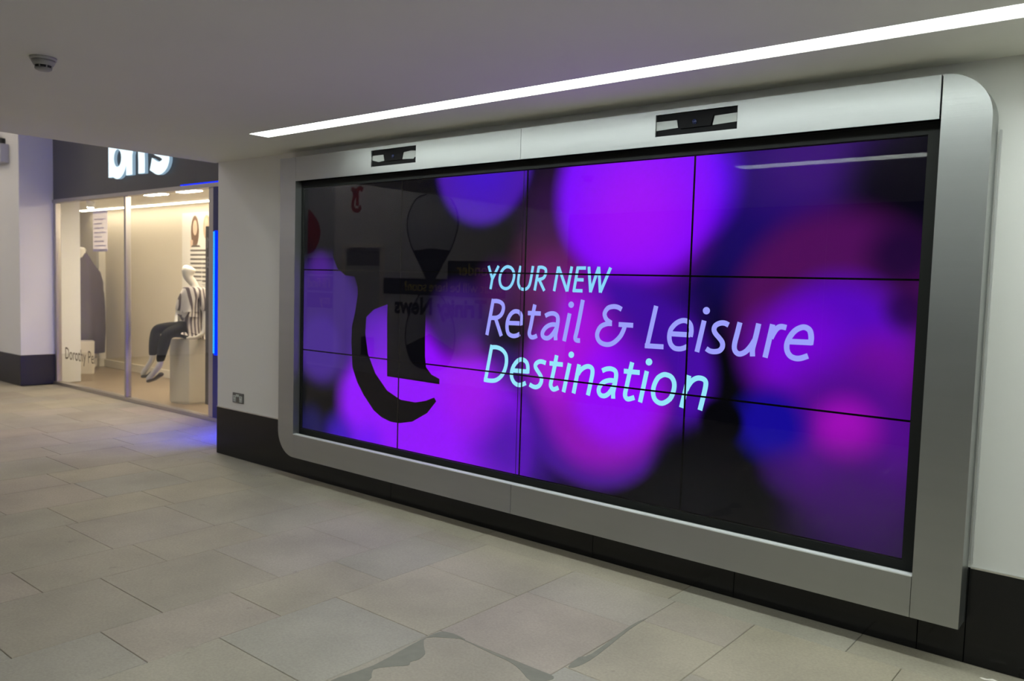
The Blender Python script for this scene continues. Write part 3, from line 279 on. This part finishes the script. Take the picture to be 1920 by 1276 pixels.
wf = struct(box('wall_front', -9.2, 6.6, OPP-.1, OPP, FLOOR, 3.8, M['hoard']), 'white hoarding wall facing the big screen')
for a_ in (-1.2, .4, 2.0, 3.6, 5.2): box('hoarding_board', a_+.002, min(a_+1.598, 6.59), OPP, OPP+.0015, FLOOR, CEIL-.01, M['hoard_dark'], wf)
# pillar left of the shop window
struct(box('wall_left', -8.3, -6.35, .42, 1.14, FLOOR, 3.7, M['paint'], None, .004, 1), 'white square pillar beside the shop window')
lb = struct(box('baseboard_left', -8.3, -6.342, .41, .83, FLOOR, .012, M['pillar_base'], None, .004, 1), 'dark skirting around the white pillar')

# ---------------------------------------------------------------- the big screen
vw = thing('video_wall', 'huge purple video wall in a brushed steel frame on the wall', 'video wall', (0, 0, 0))
FY = -.07; XL, XI, XO, XR = -.19, -.011, 4.052, 4.225; ZT, ZB, OT, OB = 1.906, -.203, 1.741, -.038
H1, H2, HZ = (.782, 1.187), (2.821, 3.231), (1.784, 1.886)
plate('frame_top', [XI+.0015, H1[0], H1[1], 1.9985], [OT, HZ[0], HZ[1], ZT], [(1, 1)], FY, WALL, M['steel'], vw)
plate('frame_top', [2.0005, H2[0], H2[1], XO-.006], [OT, HZ[0], HZ[1], ZT], [(1, 1)], FY, WALL, M['steel'], vw)
plate('frame_bottom', [XI+.001, 1.9985], [ZB, OB], [], FY, WALL, M['steel'], vw)
plate('frame_bottom', [2.0005, XO-.0015], [ZB, OB], [], FY, WALL, M['steel'], vw)
arc = [(XO+(XR-XO)*math.cos(t), 1.735+(ZT-1.735)*math.sin(t)) for t in [math.pi/2*k/16 for k in range(17)]]
prism('frame_side', [(XO+.001, ZB), (XR, ZB)]+arc[:-1]+[(XO+.001, ZT)], FY, WALL, M['steel'], vw)
arc = [(XI+(XL-XI)*math.sin(t), -.02+(ZB+.02)*math.cos(t)) for t in [math.pi/2*k/16 for k in range(17)]]
prism('frame_side', [(XI, ZT), (XI, ZB)]+arc[1:]+[(XL, ZT)], FY, WALL, M['steel'], vw)
bz = plate('bezel', [XL+.03, 0, 4, XR-.03], [ZB+.03, 0, 1.695, ZT-.13], [(1, 1)], -.018, .004, M['bezel'], vw)
plate('reveal_shade', [XI, XO], [OT-.002, OT+.012], [], -.0685, -.03, M['gap'], vw)  # black strip stands for the shade on the top bar's steel underside
box('edge_lip', XI, XO, FY-.0006, -.036, OB-.002, OB+.003, M['lip'], vw)  # bright strip-light line put into the lip's colour, the lip itself being steel
PH = .565
for i in range(4):
    for j in range(3):
        a, b, c, d = i, i+1, j*PH, (j+1)*PH
        pn = box('display_panel', a+.0005, b-.0005, 0, .04, c+.0005, d-.0005, M['scr'], vw)
        plate('panel_bezel', [a, a+.0042, b-.0042, b], [c, c+.0042, d-.0042, d], [(1, 1)], -.003, .002, M['gap'], pn)
for (wd, st), mt in zip(TEXT, ('t1', 't2', 't3')):
    V, F = ribbon(st, wd, -.0016); mesh('lettering', V, F, M[mt], vw)
for P in LOGO: prism('logo_shape', P, -.0012, -.0002, M['logo'], vw)
for a, b in ((.0005, 1.9835), (1.9865, 3.9995)): box('cover_glass', a, b, -.017, -.0145, .0005, 1.6945, M['scr_glass'], vw)
box('glass_seal', 1.9838, 1.9862, -.0168, -.0147, .0005, 1.6945, M['bezel'], vw)
for q, (a, b) in enumerate((H1, H2)):
    z0, z1 = HZ; m_ = (a+b)/2
    sw = box('sensor_window', a-.01, b+.01, -.058, -.03, z0-.01, z1+.01, M['cam_black'], vw)
    prism('camera_body', [(m_-.075, z0+.028), (m_+.075, z0+.028), (m_+.088, z0+.075), (m_-.088, z0+.075)], -.066, -.058, M['cam_black'], sw)
    lathe('camera_lens', [(.0, .006), (.006, .0055), (.011, .003), (.013, 0)], M['lens'], sw, (m_-.005, -.066, z0+.053), 16, 'Y')
    if q:
        prism('side_plate', [(a, z0+.030), (m_-.092, z0+.034), (m_-.098, z0+.070), (a, z0+.071)], -.061, -.058, M['bracket'], sw)
        prism('side_plate', [(m_+.083, z0+.030), (b-.006, z0+.034), (b-.006, z0+.073), (m_+.092, z0+.070)], -.061, -.058, M['bracket'], sw)
    else:
        prism('side_plate', [(a, z0+.042), (a+.06, z0+.028), (m_-.09, z0+.033), (m_-.10, z0+.070), (a, z0+.070)], -.061, -.058, M['bracket'], sw)
        prism('side_plate', [(m_+.075, z0+.030), (b-.03, z0+.026), (b-.02, z0+.036), (b-.006, z0+.036), (b-.006, z0+.072), (m_+.15, z0+.076), (m_+.085, z0+.070)], -.061, -.058, M['bracket'], sw)

# ---------------------------------------------------------------- ceiling fittings
def strip_light(q, label):
    x0, x1, y0, y1 = q[0]+.001, q[1]-.001, q[2]+.001, q[3]-.001
    t = thing('strip_light', label, 'light', ((x0+x1)/2, (y0+y1)/2, CEIL), 'long ceiling strip lights'); o = tuple(t.location)
    box('lamp_panel', x0, x1, y0, y1, CEIL+SLOT, CEIL+SLOT+.01, M['strip'], t, off=o)
    for q_ in ((x0, x1, y0, y0+.003), (x0, x1, y1-.003, y1), (x0, x0+.003, y0+.003, y1-.003), (x1-.003, x1, y0+.003, y1-.003)):
        box('reflector', *q_, CEIL+.001, CEIL+SLOT, M['reflector'], t, off=o)
strip_light(L1, 'long white ceiling strip light running beside the video wall')
strip_light(L2, 'ceiling strip light mirrored in the top right screen corner')
sd = thing('smoke_detector', 'round white smoke detector on the low ceiling', 'smoke detector', (1.0, -2.075, CEIL))
lathe('mounting_base', [(.052, .0), (.052, -.006), (.050, -.012), (.046, -.012)], M['plastic'], sd)
lathe('cover', [(.046, -.012), (.045, -.020), (.037, -.034), (.0, -.035)], M['ivory'], sd)
lathe('vent_ring', [(.033, -.034), (.033, -.044), (.0, -.044)], M['vent'], sd)
for k in range(8):
    a = k*math.pi/4; c_, s_ = math.cos(a), math.sin(a)
    mesh('rib', [(.036*c_-.003*s_, .036*s_+.003*c_, -.033), (.036*c_+.003*s_, .036*s_-.003*c_, -.033), (.033*c_+.003*s_, .033*s_-.003*c_, -.045), (.033*c_-.003*s_, .033*s_+.003*c_, -.045), (.028*c_, .028*s_, -.039)], [(0, 1, 2, 3), (0, 1, 4), (1, 2, 4), (2, 3, 4), (3, 0, 4)], M['ivory'], sd)
lathe('cap', [(.034, -.044), (.032, -.050), (.022, -.055), (.0, -.056)], M['ivory'], sd)
mesh('address_tab', [(-.052, .004, -.002), (-.068, .010, -.001), (-.068, .010, -.014), (-.052, .004, -.010), (-.052, -.004, -.002), (-.068, .002, -.001), (-.068, .002, -.014), (-.052, -.004, -.010)], [(0, 1, 2, 3), (7, 6, 5, 4), (0, 4, 5, 1), (1, 5, 6, 2), (2, 6, 7, 3), (3, 7, 4, 0)], M['vent'], sd)

# ---------------------------------------------------------------- double socket by the corner
sk = thing('double_socket', 'grey metal double power socket low on the white wall', 'socket', (-.893, WALL, .113))
box('faceplate', -.074, .074, -.009, 0, -.040, .040, M['sockets'], sk, .003, 2)
for s in (-1, 1):
    box('rocker_switch', s*.011-.008, s*.011+.008, -.014, -.009, .010, .030, M['bracket'], sk, .001, 1)
    ot = box('outlet', s*.043-.019, s*.043+.019, -.011, -.009, -.030, .018, M['bracket'], sk, .002, 1)
    box('pin_slot', s*.043-.003, s*.043+.003, -.0118, -.011, .002, .012, M['vent'], ot)
    for k in (-1, 1): box('pin_slot', s*.043+k*.010-.004, s*.043+k*.010+.004, -.0118, -.011, -.022, -.017, M['vent'], ot)

# ---------------------------------------------------------------- shop front at Y = .83
SY = .83
struct(box('floor_shop', -9.2, -1.2, SY, 2.6, FLOOR-.1, FLOOR-.004, M['shopfloor']), 'brown floor inside the shop')
struct(box('wall_shop_rear', -9.2, -1.2, 2.2, 2.35, FLOOR, 2.1, M['beige']), 'beige back wall of the shop display')
struct(box('baseboard_shop', -9.2, -5.65, 2.17, 2.2, FLOOR, -.26, M['cream']), 'cream skirting on the shop wall')
struct(box('ceiling_shop', -9.2, -1.2, 1.0, 2.35, 2.02, 2.1, M['cream']), 'pale ceiling inside the shop')
struct(box('wall_shop_partition', -8.08, -8.0, 2.1, 2.2, FLOOR, 2.02, M['cream']), 'narrow cream partition inside the shop')
wn = struct(box('window_1', -6.34, -2.57, .842, .848, -.36, -.335, M['alu']), 'tall shop window with slim metal bars')
box('head_rail', -6.34, -2.45, .80, .88, 1.935, 1.975, M['alu'], wn)
box('sill_rail', -6.34, -1.2, .79, .88, FLOOR, -.335, M['alu'], wn)
for a, b in ((-6.34, -6.285), (-4.445, -4.405), (-2.66, -2.575)): box('mullion', a, b, .815, .88, -.335, 1.935, M['alu'], wn, .004, 1)
for a, b in ((-6.285, -4.445), (-4.405, -2.66)): box('glass_pane', a, b, .843, .849, -.335, 1.935, M['shop_glass'], wn)
struct(box('wall_light_blocker', -2.47, -1.2, .87, .93, FLOOR, 1.975, M['fascia']), 'unseen dark panel added to keep the blue light out of the shop')  # unseen, added to stop the hidden blue column lighting the shop interior
fa = thing('shop_fascia', 'dark charcoal sign band above the shop window', 'fascia', (-3.8, .9, 1.975))
fo = tuple(fa.location)
for a, b in ((-6.345, -4.6), (-4.6, -2.9), (-2.9, -1.2)): box('fascia_panel', a+.001, b-.001, .815, .98, 1.976, 3.7, M['fascia'], fa, off=fo)
box('blue_edge_light', -3.2, -1.25, .812, .818, 1.978, 1.990, M['blue'], fa, off=fo)
sg = thing('shop_sign', 'glowing white shop letters cut off by the low ceiling', 'sign', (-4.0, .81, 2.15))
def sletter(st, w_):
    V, F = ribbon(st, w_, .775, 0.); l_ = mesh('letter', [(x+4.0, y-.81, z-2.15) for x, y, z in V], F, M['sign'], sg); V, F = ribbon(st, w_-.004, .776, .036); mesh('letter_return', [(x+4.0, y-.81, z-2.15) for x, y, z in V], F, M['signside'], l_)
sletter([('l', [(-4.655, 2.15), (-4.655, 2.95)]), ('o', [(a, b) for a, b in [(-4.50+.155*math.cos(t), 2.355+.165*math.sin(t)) for t in [2*math.pi*k/28 for k in range(29)]]])], .135)
sletter([('l', [(-4.225, 2.15), (-4.225, 2.95)]), ('l', smooth_pts([(-4.225, 2.38), (-4.16, 2.50), (-4.05, 2.52), (-3.965, 2.44), (-3.945, 2.30), (-3.945, 2.15)], 5))], .145)
sletter([('l', smooth_pts([(-3.42, 2.50), (-3.52, 2.555), (-3.66, 2.53), (-3.72, 2.455), (-3.64, 2.39), (-3.50, 2.345), (-3.42, 2.28), (-3.46, 2.21), (-3.58, 2.18), (-3.74, 2.235)], 5))], .135)
# blue light columns of the shop entrance
def led(x, y, label):
    t = thing('led_column', label, 'light', (x, y, FLOOR), 'blue light columns of the shop entrance')
    box('channel', -.045, .045, -.02, .05, 0, 2.33, M['navy'], t)
    box('glow_bar', -.014, .040, -.026, -.019, .66, 1.88, M['blue'], t)
    v = []; f = []
    for k in range(70):
        z = .68+k*.0171; b = len(v); v += [(-.022, -.034, z), (-.006, -.034, z), (-.006, -.034, z+.010), (-.022, -.034, z+.010), (-.026, -.020, z-.002), (-.002, -.020, z-.002), (-.002, -.020, z+.012), (-.026, -.020, z+.012)]
        f += [(b, b+1, b+2, b+3), (b, b+4, b+5, b+1), (b+1, b+5, b+6, b+2), (b+2, b+6, b+7, b+3), (b+3, b+7, b+4, b)]
    d = mesh('light_dots', v, f, M['bluedot'], t); d['kind'] = 'stuff'
    return t
led(-2.525, .83, 'blue LED light column at the right edge of the shop window')
led(-1.36, .60, 'blue LED light column hidden behind the wall corner')
box('glow_face', -.046, -.040, -.02, .045, .03, .60, M['blue2'], bpy.data.objects['led_column.001'])
# things on and behind the shop glass
tag(text('window_lettering', 'Dorothy Per', .215, M['decal'], None, (-6.10, .8415, -.03), sx=.80), 'thin dark lettering reading Dorothy Per low on the shop glass', 'lettering')
nt_ = thing('window_notice', 'pale lavender notice stuck high on the shop glass', 'notice', (-5.12, .852, 1.32))
box('sheet', -.19, .19, 0, .002, 0, .48, M['paper'], nt_)
for k in range(7): box('print_line', -.15, .15-.05*(k % 3), -.0008, .0002, .06+k*.052, .075+k*.052, M['ink'], nt_)
box('print_band', -.19, .19, -.0008, .0002, .0, .03, M['ink'], nt_); box('print_band', -.19, .19, -.0008, .0002, .45, .48, M['ink'], nt_)
bn = thing('hanging_banner', 'narrow charcoal banner with upright grey letters behind the glass', 'banner', (-2.83, .92, -.25))
box('cloth', -.068, .068, 0, .006, 0, 1.82, M['banner'], bn)
for k, ch in enumerate('NB'): text('letter', ch, .16, M['bannertext'], bn, (-.052, -.001, 1.60-.2*k))
ps = thing('fashion_poster', 'white fashion poster of two figures in striped tops inside the shop', 'poster', (-5.2, 2.19, .2))
box('board', -.46, .52, -.02, 0, 0, 1.70, M['posterp'], ps)
def oval(n, cx, cz, rx, rz, y, mt): return mesh(n, [(cx+rx*math.cos(2*math.pi*k/20), y, cz+rz*math.sin(2*math.pi*k/20)) for k in range(20)]+[(cx+rx*math.cos(2*math.pi*k/20), y+.001, cz+rz*math.sin(2*math.pi*k/20)) for k in range(20)], [tuple(range(20)), tuple(range(39, 19, -1))]+[(k, (k+1) % 20, 20+(k+1) % 20, 20+k) for k in range(20)], mt, ps)
oval('printed_hair', -.13, 1.45, .10, .21, -.022, M['hair']); oval('printed_face', -.125, 1.50, .055, .10, -.0235, M['face']); box('printed_arm', -.24, -.18, -.0225, -.0215, 1.10, 1.34, M['face'], ps)
prism('printed_top', [(-.24, .80), (.04, .80), (.05, 1.22), (-.02, 1.27), (-.2, 1.27), (-.24, 1.22)], -.0235, -.0225, M['stripe_h'], ps)
oval('printed_hair', .16, 1.50, .085, .16, -.022, M['hair2']); oval('printed_face', .16, 1.53, .05, .09, -.0235, M['face']); prism('printed_top', [(.06, .75), (.30, .75), (.31, 1.20), (.05, 1.24)], -.0245, -.0236, M['stripe_h'], ps)
# plinths
def plinth(name, label, pts, z1, mt=None):
    z0 = FLOOR-.004
    n = len(pts); cx = sum(p[0] for p in pts)/n; cy = sum(p[1] for p in pts)/n; t = thing(name, label, 'plinth', (cx, cy, z0), 'white display plinths')
    Q = [(a-cx, b-cy) for a, b in pts]
    for nm, k, za, zb in (('plinth_body', 1., .02, z1-z0-.02), ('plinth_top', 1.02, z1-z0-.02, z1-z0), ('plinth_foot', .96, 0, .02)):
        mesh(nm, [(a*k, b*k, za) for a, b in Q]+[(a*k, b*k, zb) for a, b in Q], [tuple(range(n)), tuple(range(2*n-1, n-1, -1))]+[(i, (i+1) % n, n+(i+1) % n, n+i) for i in range(n)], mt or M['cream'], t)
plinth('display_plinth', 'tall cream plinth the seated mannequin sits on', [(-3.96, 1.10), (-3.70, 1.19), (-3.60, 1.58), (-3.88, 1.52)], .352)
plinth('display_plinth', 'low white plinth in front of the plum dressed mannequin', [(-7.46, 1.56), (-7.24, 1.51), (-7.15, 1.66), (-7.37, 1.73)], .09)
# seated mannequin
J = {'pelvis': (-3.80, 1.31, .475), 'kneeA': (-4.054, .99, .462), 'ankleA': (-4.073, .955, .113), 'toeA': (-4.22, .905, -.075), 'heelA': (-4.07, .97, -.013), 'kneeB': (-3.844, 1.006, .425), 'ankleB': (-3.899, .949, .056), 'toeB': (-4.06, .885, -.115), 'heelB': (-3.875, .975, -.01), 'chest': (-3.807, 1.319, .80), 'waist': (-3.812, 1.31, .60), 'neck': (-3.81, 1.314, .965), 'head': (-3.832, 1.274, 1.10), 'shN': (-3.69, 1.345, .88), 'elN': (-3.64, 1.36, .62), 'wrN': (-3.624, 1.319, .43), 'haN': (-3.66, 1.19, .372), 'shF': (-3.90, 1.25, .88), 'elF': (-3.96, 1.20, .63), 'wrF': (-3.90, 1.14, .50)}
mq = thing('seated_mannequin', 'white mannequin in striped shirt and black trousers sitting on plinth', 'mannequin', (0, 0, 0))
def jv(n, r, r2=None, d=(0, 0, 0)): return (J[n][0]+d[0], J[n][1]+d[1], J[n][2]+d[2], r, r2 or r)
V = [jv('pelvis', .10), jv('waist', .09), jv('chest', .11, .09), jv('neck', .045), jv('head', .058, None, (-.012, -.025, -.05)), jv('head', .088, .08, (-.014, -.024, .01)), jv('head', .088, .085, (.004, .004, .075)),
     jv('shN', .05), jv('elN', .038), jv('wrN', .028), jv('haN', .026, .014, (.02, .05, .004)), jv('haN', .015, .010, (-.02, -.05, .0)), jv('shF', .05), jv('elF', .036), jv('wrF', .028), jv('wrF', .018, .012, (-.03, -.06, -.04)),
     jv('kneeA', .05), jv('ankleA', .034), jv('toeA', .028), jv('kneeB', .05), jv('ankleB', .034), jv('toeB', .028)]
E = [(0, 1), (1, 2), (2, 3), (3, 4), (4, 5), (5, 6), (2, 7), (7, 8), (8, 9), (9, 10), (10, 11), (2, 12), (12, 13), (13, 14), (14, 15), (0, 16), (16, 17), (17, 18), (0, 19), (19, 20), (20, 21)]
skin('body', V, E, M['manq'], mq)
skin('shirt', [jv('pelvis', .14, .125, (0, 0, .04)), jv('waist', .12, .115), jv('chest', .13, .115), jv('neck', .07, None, (0, 0, -.03)), jv('shN', .07), jv('elN', .055, None, (-.003, 0, .03)), jv('shF', .07), jv('elF', .055, None, (0, 0, .02)), jv('pelvis', .135, .125, (-.01, -.02, -.05))], [(0, 1), (1, 2), (2, 3), (2, 4), (4, 5), (2, 6), (6, 7), (0, 8)], M['stripe'], mq)
skin('trousers', [jv('pelvis', .112, .10, (-.01, -.02, .0)), jv('kneeA', .072, .066), (-4.066, .972, .30, .062, .060), jv('ankleA', .042, None, (0, 0, .03)), jv('kneeB', .074, .068), (-3.875, .975, .25, .064, .062), jv('ankleB', .042, None, (0, 0, .03))], [(0, 1), (1, 2), (2, 3), (0, 4), (4, 5), (5, 6)], M['trouser'], mq)
for n_ in 'AB':
    hx, hy, hz = J['heel'+n_]; tx, ty, tz = J['toe'+n_]
    skin('shoe', [(hx, hy, hz-.01, .040, .030), ((hx+tx)/2, (hy+ty)/2, (hz+tz)/2-.035, .030, .016), (tx, ty, tz-.012, .042, .024)], [(0, 1), (1, 2)], M['shoe'], mq)
# mannequin in plum coat behind the pillar's edge
mp_ = thing('standing_mannequin', 'mannequin in long dark plum coat half hidden beside the pillar', 'mannequin', (-7.74, 1.79, FLOOR))
def ring_loft(name, rows, mt, parent, ang, n=28):
    v = []; f = []; ca, sa = math.cos(ang), math.sin(ang)
    for cx, cy, z, rx, ry in rows:
        for k in range(n):
            t = 2*math.pi*k/n; wv = 1+.04*math.sin(6*t+z*2); a, b = rx*math.cos(t)*wv, ry*math.sin(t)*wv; v.append((cx+a*ca-b*sa, cy+a*sa+b*ca, z))
    for i in range(len(rows)-1):
        for k in range(n): f.append((i*n+k, i*n+(k+1) % n, (i+1)*n+(k+1) % n, (i+1)*n+k))
    f.append(tuple(range(n))); f.append(tuple(range(len(rows)*n-1, (len(rows)-1)*n-1, -1))); return mesh(name, v, f, mt, parent, True)
skin('body', [(0, 0, .9, .12), (0, 0, 1.3, .13, .1), (0, 0, 1.56, .05), (-.03, -.05, 1.72, .09), (-.03, -.05, 1.82, .07), (.06, .16, 1.45, .05), (.10, .20, 1.18, .04), (.09, .15, 1.02, .03), (-.05, -.1, .5, .06), (-.05, -.1, .02, .04), (.05, .1, .5, .06), (.05, .1, .02, .04)], [(0, 1), (1, 2), (2, 3), (3, 4), (1, 5), (5, 6), (6, 7), (0, 8), (8, 9), (0, 10), (10, 11)], M['manq'], mp_)
ring_loft('coat', [(0, 0, .25, .25, .20), (0, 0, .6, .26, .20), (0, 0, 1.0, .25, .19), (0, 0, 1.3, .235, .17), (0, 0, 1.45, .20, .14), (0, 0, 1.56, .12, .10), (-.01, -.02, 1.70, .065, .06), (-.01, -.03, 1.78, .04, .04)], M['plum'], mp_, math.radians(61))
skin('hand', [(.13, .17, 1.09, .030, .02), (.12, .13, 1.04, .030, .016), (.115, .10, .99, .012, .010), (.13, .14, .985, .012, .010), (.125, .16, .99, .011, .009), (.115, .18, 1.0, .010, .008), (.13, .09, 1.05, .012, .010)], [(0, 1), (1, 2), (1, 3), (1, 4), (1, 5), (0, 6)], M['skin'], mp_, 1)
# shop lights
for k, x in enumerate((-4.7, -3.95, -3.15)):
    t = thing('shop_downlight', ('warm recessed shop ceiling light left of the middle window bar', 'warm recessed shop ceiling light just right of the middle window bar', 'warm recessed shop ceiling light above the seated mannequin')[k], 'light', (x, 1.30, 2.02), 'shop ceiling lights')
    box('lamp_panel', -.2, .2, -.07, .07, -.008, -.003, M['warm'], t); box('housing', -.22, .22, -.09, .09, -.004, .0, M['trim'], t)
t = thing('wall_washer', 'warm linear light washing the back wall of the shop', 'light', (-6.2, 2.02, 2.02)); box('lamp_tube', -2.2, 1.6, -.03, .03, -.014, -.004, M['warm2'], t); box('housing', -2.24, 1.64, -.045, .045, -.005, 0, M['trim'], t)
t = thing('spot_lamp', 'small glowing spot lamp at the top of the shop window', 'light', (-6.55, 1.36, 2.02)); lathe('lamp_can', [(.05, 0), (.05, -.08), (.045, -.085)], M['trim'], t, n=16); lathe('bulb', [(.042, -.086), (.03, -.094), (0, -.097)], M['warm'], t, n=16)
# unseen fill lights added under the hall ceiling, two of them for the hoarding
for k, (x, y) in enumerate(((-6.9, -1.4), (-8.0, -.9), (-3.5, -3.9), (-5.6, -3.9))):
    t = thing('hall_fill', ('unseen fill panel added in the hall ceiling in front of the pillar', 'unseen fill panel added in the hall ceiling towards its far end', 'unseen fill panel added to brighten the hoarding by the printed hourglass', 'unseen fill panel added to brighten the hoarding by its door')[k], 'light', (x, y, 3.7), 'added hall fill lights'); box('lamp_panel', -.4, .4, -.4, .4, -.012, -.004, M['hall' if k < 2 else 'hoard_fill'], t); box('housing', -.44, .44, -.44, .44, -.005, 0, M['trim'], t)
# device on the pillar
em = thing('emergency_light', 'small wall lamp with white box high on the pillar', 'light', (-6.86, .42, 2.42))
box('battery_box', -.16, .22, -.10, 0, -.01, .22, M['plastic'], em, .008, 2)
lathe('lamp_head', [(.10, -.02), (.11, .02), (.095, .07), (.0, .08)], M['vent'], em, (-.06, -.06, .26), 20, 'Y'); lathe('lamp_glass', [(.07, .075), (.05, .092), (0, .098)], M['ivory'], em, (-.06, -.06, .26), 20, 'Y'); box('bracket_arm', .02, .10, -.05, 0, .18, .30, M['vent'], em, .004, 1)

# ---------------------------------------------------------------- hoarding opposite, seen in the cover glass
HY = OPP+.002
def words(s, size, mt, parent, x, y, z):
    for wd in s.split():
        o = text('word', wd, size, mt, parent, (x, y, z), '+y'); x = min(v.co.x for v in o.data.vertices)-size*.26
def pr(name, pts, mt, parent, d=0.): return prism(name, pts, HY+d, HY+d+.0015, mt, parent)
hg = thing('hourglass_graphic', 'large printed hourglass on the white hoarding', 'wall graphic', (0, 0, 0))
top = smooth_pts([(-3.62, 2.36), (-3.97, 2.27), (-4.14, 1.95), (-4.05, 1.62), (-3.86, 1.34), (-3.69, 1.10)], 6); topr = [(-7.24-a, b) for a, b in reversed(top)]
bot = smooth_pts([(-3.69, 1.06), (-3.95, .75), (-4.11, .45), (-4.11, .12), (-3.95, -.14), (-3.62, -.21)], 6); botr = [(-7.24-a, b) for a, b in reversed(bot)]
pr('glass_bulb', top+topr[1:], M['print_glass'], hg, .001); pr('glass_bulb', bot+botr[1:-1], M['print_glass'], hg, .001)
V, F = ribbon([('l', top), ('l', topr), ('l', bot), ('l', botr)], .022, HY+.0042); mesh('outline', V, F, M['print_dark'], hg)
pr('sand', [(-3.99, 1.53)]+[(a, b) for a, b in top if b < 1.5]+[(a, b) for a, b in topr if b < 1.5]+[(-3.25, 1.53), (-3.62, 1.56)], M['print_dark'], hg, .0028)
pr('sand', [(a, b) for a, b in bot if b < .12]+[(a, b) for a, b in botr if b < .12]+[(-3.62, .32)], M['print_dark'], hg, .0028)
hd = thing('hoarding_headline', 'dark band with yellow words on the white hoarding', 'lettering', (0, 0, 0))
pr('band', [(-4.63, .88), (-2.2, .88), (-2.2, 1.12), (-4.63, 1.12)], M['print_dark'], hd, .0065); pr('band', [(-3.28, 1.12), (-2.2, 1.12), (-2.2, 1.38), (-3.28, 1.38)], M['print_dark'], hd, .0065)
words('I wonder', .24, M['print_yellow'], hd, -2.24, HY+.009, 1.18); words('what will be here soon?', .205, M['print_yellow'], hd, -2.24, HY+.009, .94)
tag(text('news_lettering', 'Trinity News', .345, M['print_dark'], None, (-2.53, HY+.012, .60), '+y', bold=.011), 'black words Trinity News printed on the white hoarding', 'lettering')
def tlogo(x, z, s, label):
    t = thing('letter_emblem', label, 'emblem', (0, 0, 0)); V, F = ribbon([('l', [(x, z+.30*s), (x, z+.06*s)]), ('l', smooth_pts([(x+.13*s, z+.30*s), (x+.05*s, z+.335*s), (x-.05*s, z+.30*s), (x-.15*s, z+.34*s)], 4)), ('l', smooth_pts([(x+.09*s, z+.05*s), (x+.02*s, z-.01*s), (x-.09*s, z+.02*s), (x-.11*s, z+.12*s), (x-.07*s, z+.22*s), (x-.10*s, z+.31*s)], 5))], .07*s, HY+.004); mesh('glyph', V, F, M['print_red'], t)
tlogo(-5.28, 2.17, 1.0, 'red letter emblem high on the hoarding above the door'); tlogo(1.7, 1.35, 1.0, 'red letter emblem on the hoarding across from the screen right half')
dr = struct(box('door_1', -5.54, -4.69, OPP+.001, OPP+.012, FLOOR, 1.57, M['doorpaint']), 'plain pale door in the hoarding')
for q in ((-5.60, -5.54, FLOOR, 1.63), (-4.69, -4.63, FLOOR, 1.63), (-5.54, -4.69, 1.57, 1.63)): box('door_frame', q[0], q[1], OPP, OPP+.04, q[2], q[3], M['cream'], dr)
box('vision_panel', -5.50, -4.73, OPP+.012, OPP+.016, 1.30, 1.52, M['door_glass'], dr); box('kick_sign', -5.13, -4.82, OPP+.012, OPP+.016, -.10, .19, M['print_dark'], dr)
sp = thing('side_poster', 'tall printed poster with red shape and yellow words on the hoarding', 'poster', (0, 0, 0))
pr('sheet', [(-6.9, FLOOR+.05), (-5.84, FLOOR+.05), (-5.84, 2.6), (-6.9, 2.6)], M['print_glass'], sp); pr('red_shape', smooth_pts([(-6.70, 2.24), (-6.35, 2.1), (-6.20, 1.85), (-6.30, 1.6), (-6.45, 1.5), (-6.75, 1.55)], 4, True), M['print_red'], sp, .0018)
for k, (a, b) in enumerate(((1.15, 1.42), (.88, 1.12), (.60, .85))): pr('band', [(-6.9, a), (-5.86, a), (-5.86, b), (-6.9, b)], M['purple'], sp, .0018)
words("I'll find", .24, M['print_yellow'], sp, -5.92, HY+.006, .93); words('my', .24, M['print_yellow'], sp, -5.92, HY+.006, .66)

# scraps on the paving
for q, (x, y, s, lb) in enumerate(((4.335, -.055, 1., 'small torn white paper scrap on the paving by the black skirting'), (4.412, -.05, .45, 'tiny white paper crumb on the paving right of the torn scrap'))):
    P = [(-.030*s, -.004*s), (-.012*s, -.009*s), (.006*s, -.006*s), (.022*s, -.008*s), (.030*s, .002*s), (.012*s, .006*s), (-.008*s, .003*s), (-.024*s, .007*s)]; n = len(P)
    o = mesh('paper_scrap', [(a, b_, .003+.004*math.sin(a*90)) for a, b_ in P]+[(a, b_, 0) for a, b_ in P], [tuple(range(n)), tuple(range(2*n-1, n-1, -1))]+[(i, (i+1) % n, n+(i+1) % n, n+i) for i in range(n)], M['posterp'])
    o.location = (x, y, FLOOR+.0006); tag(o, lb, 'scrap')
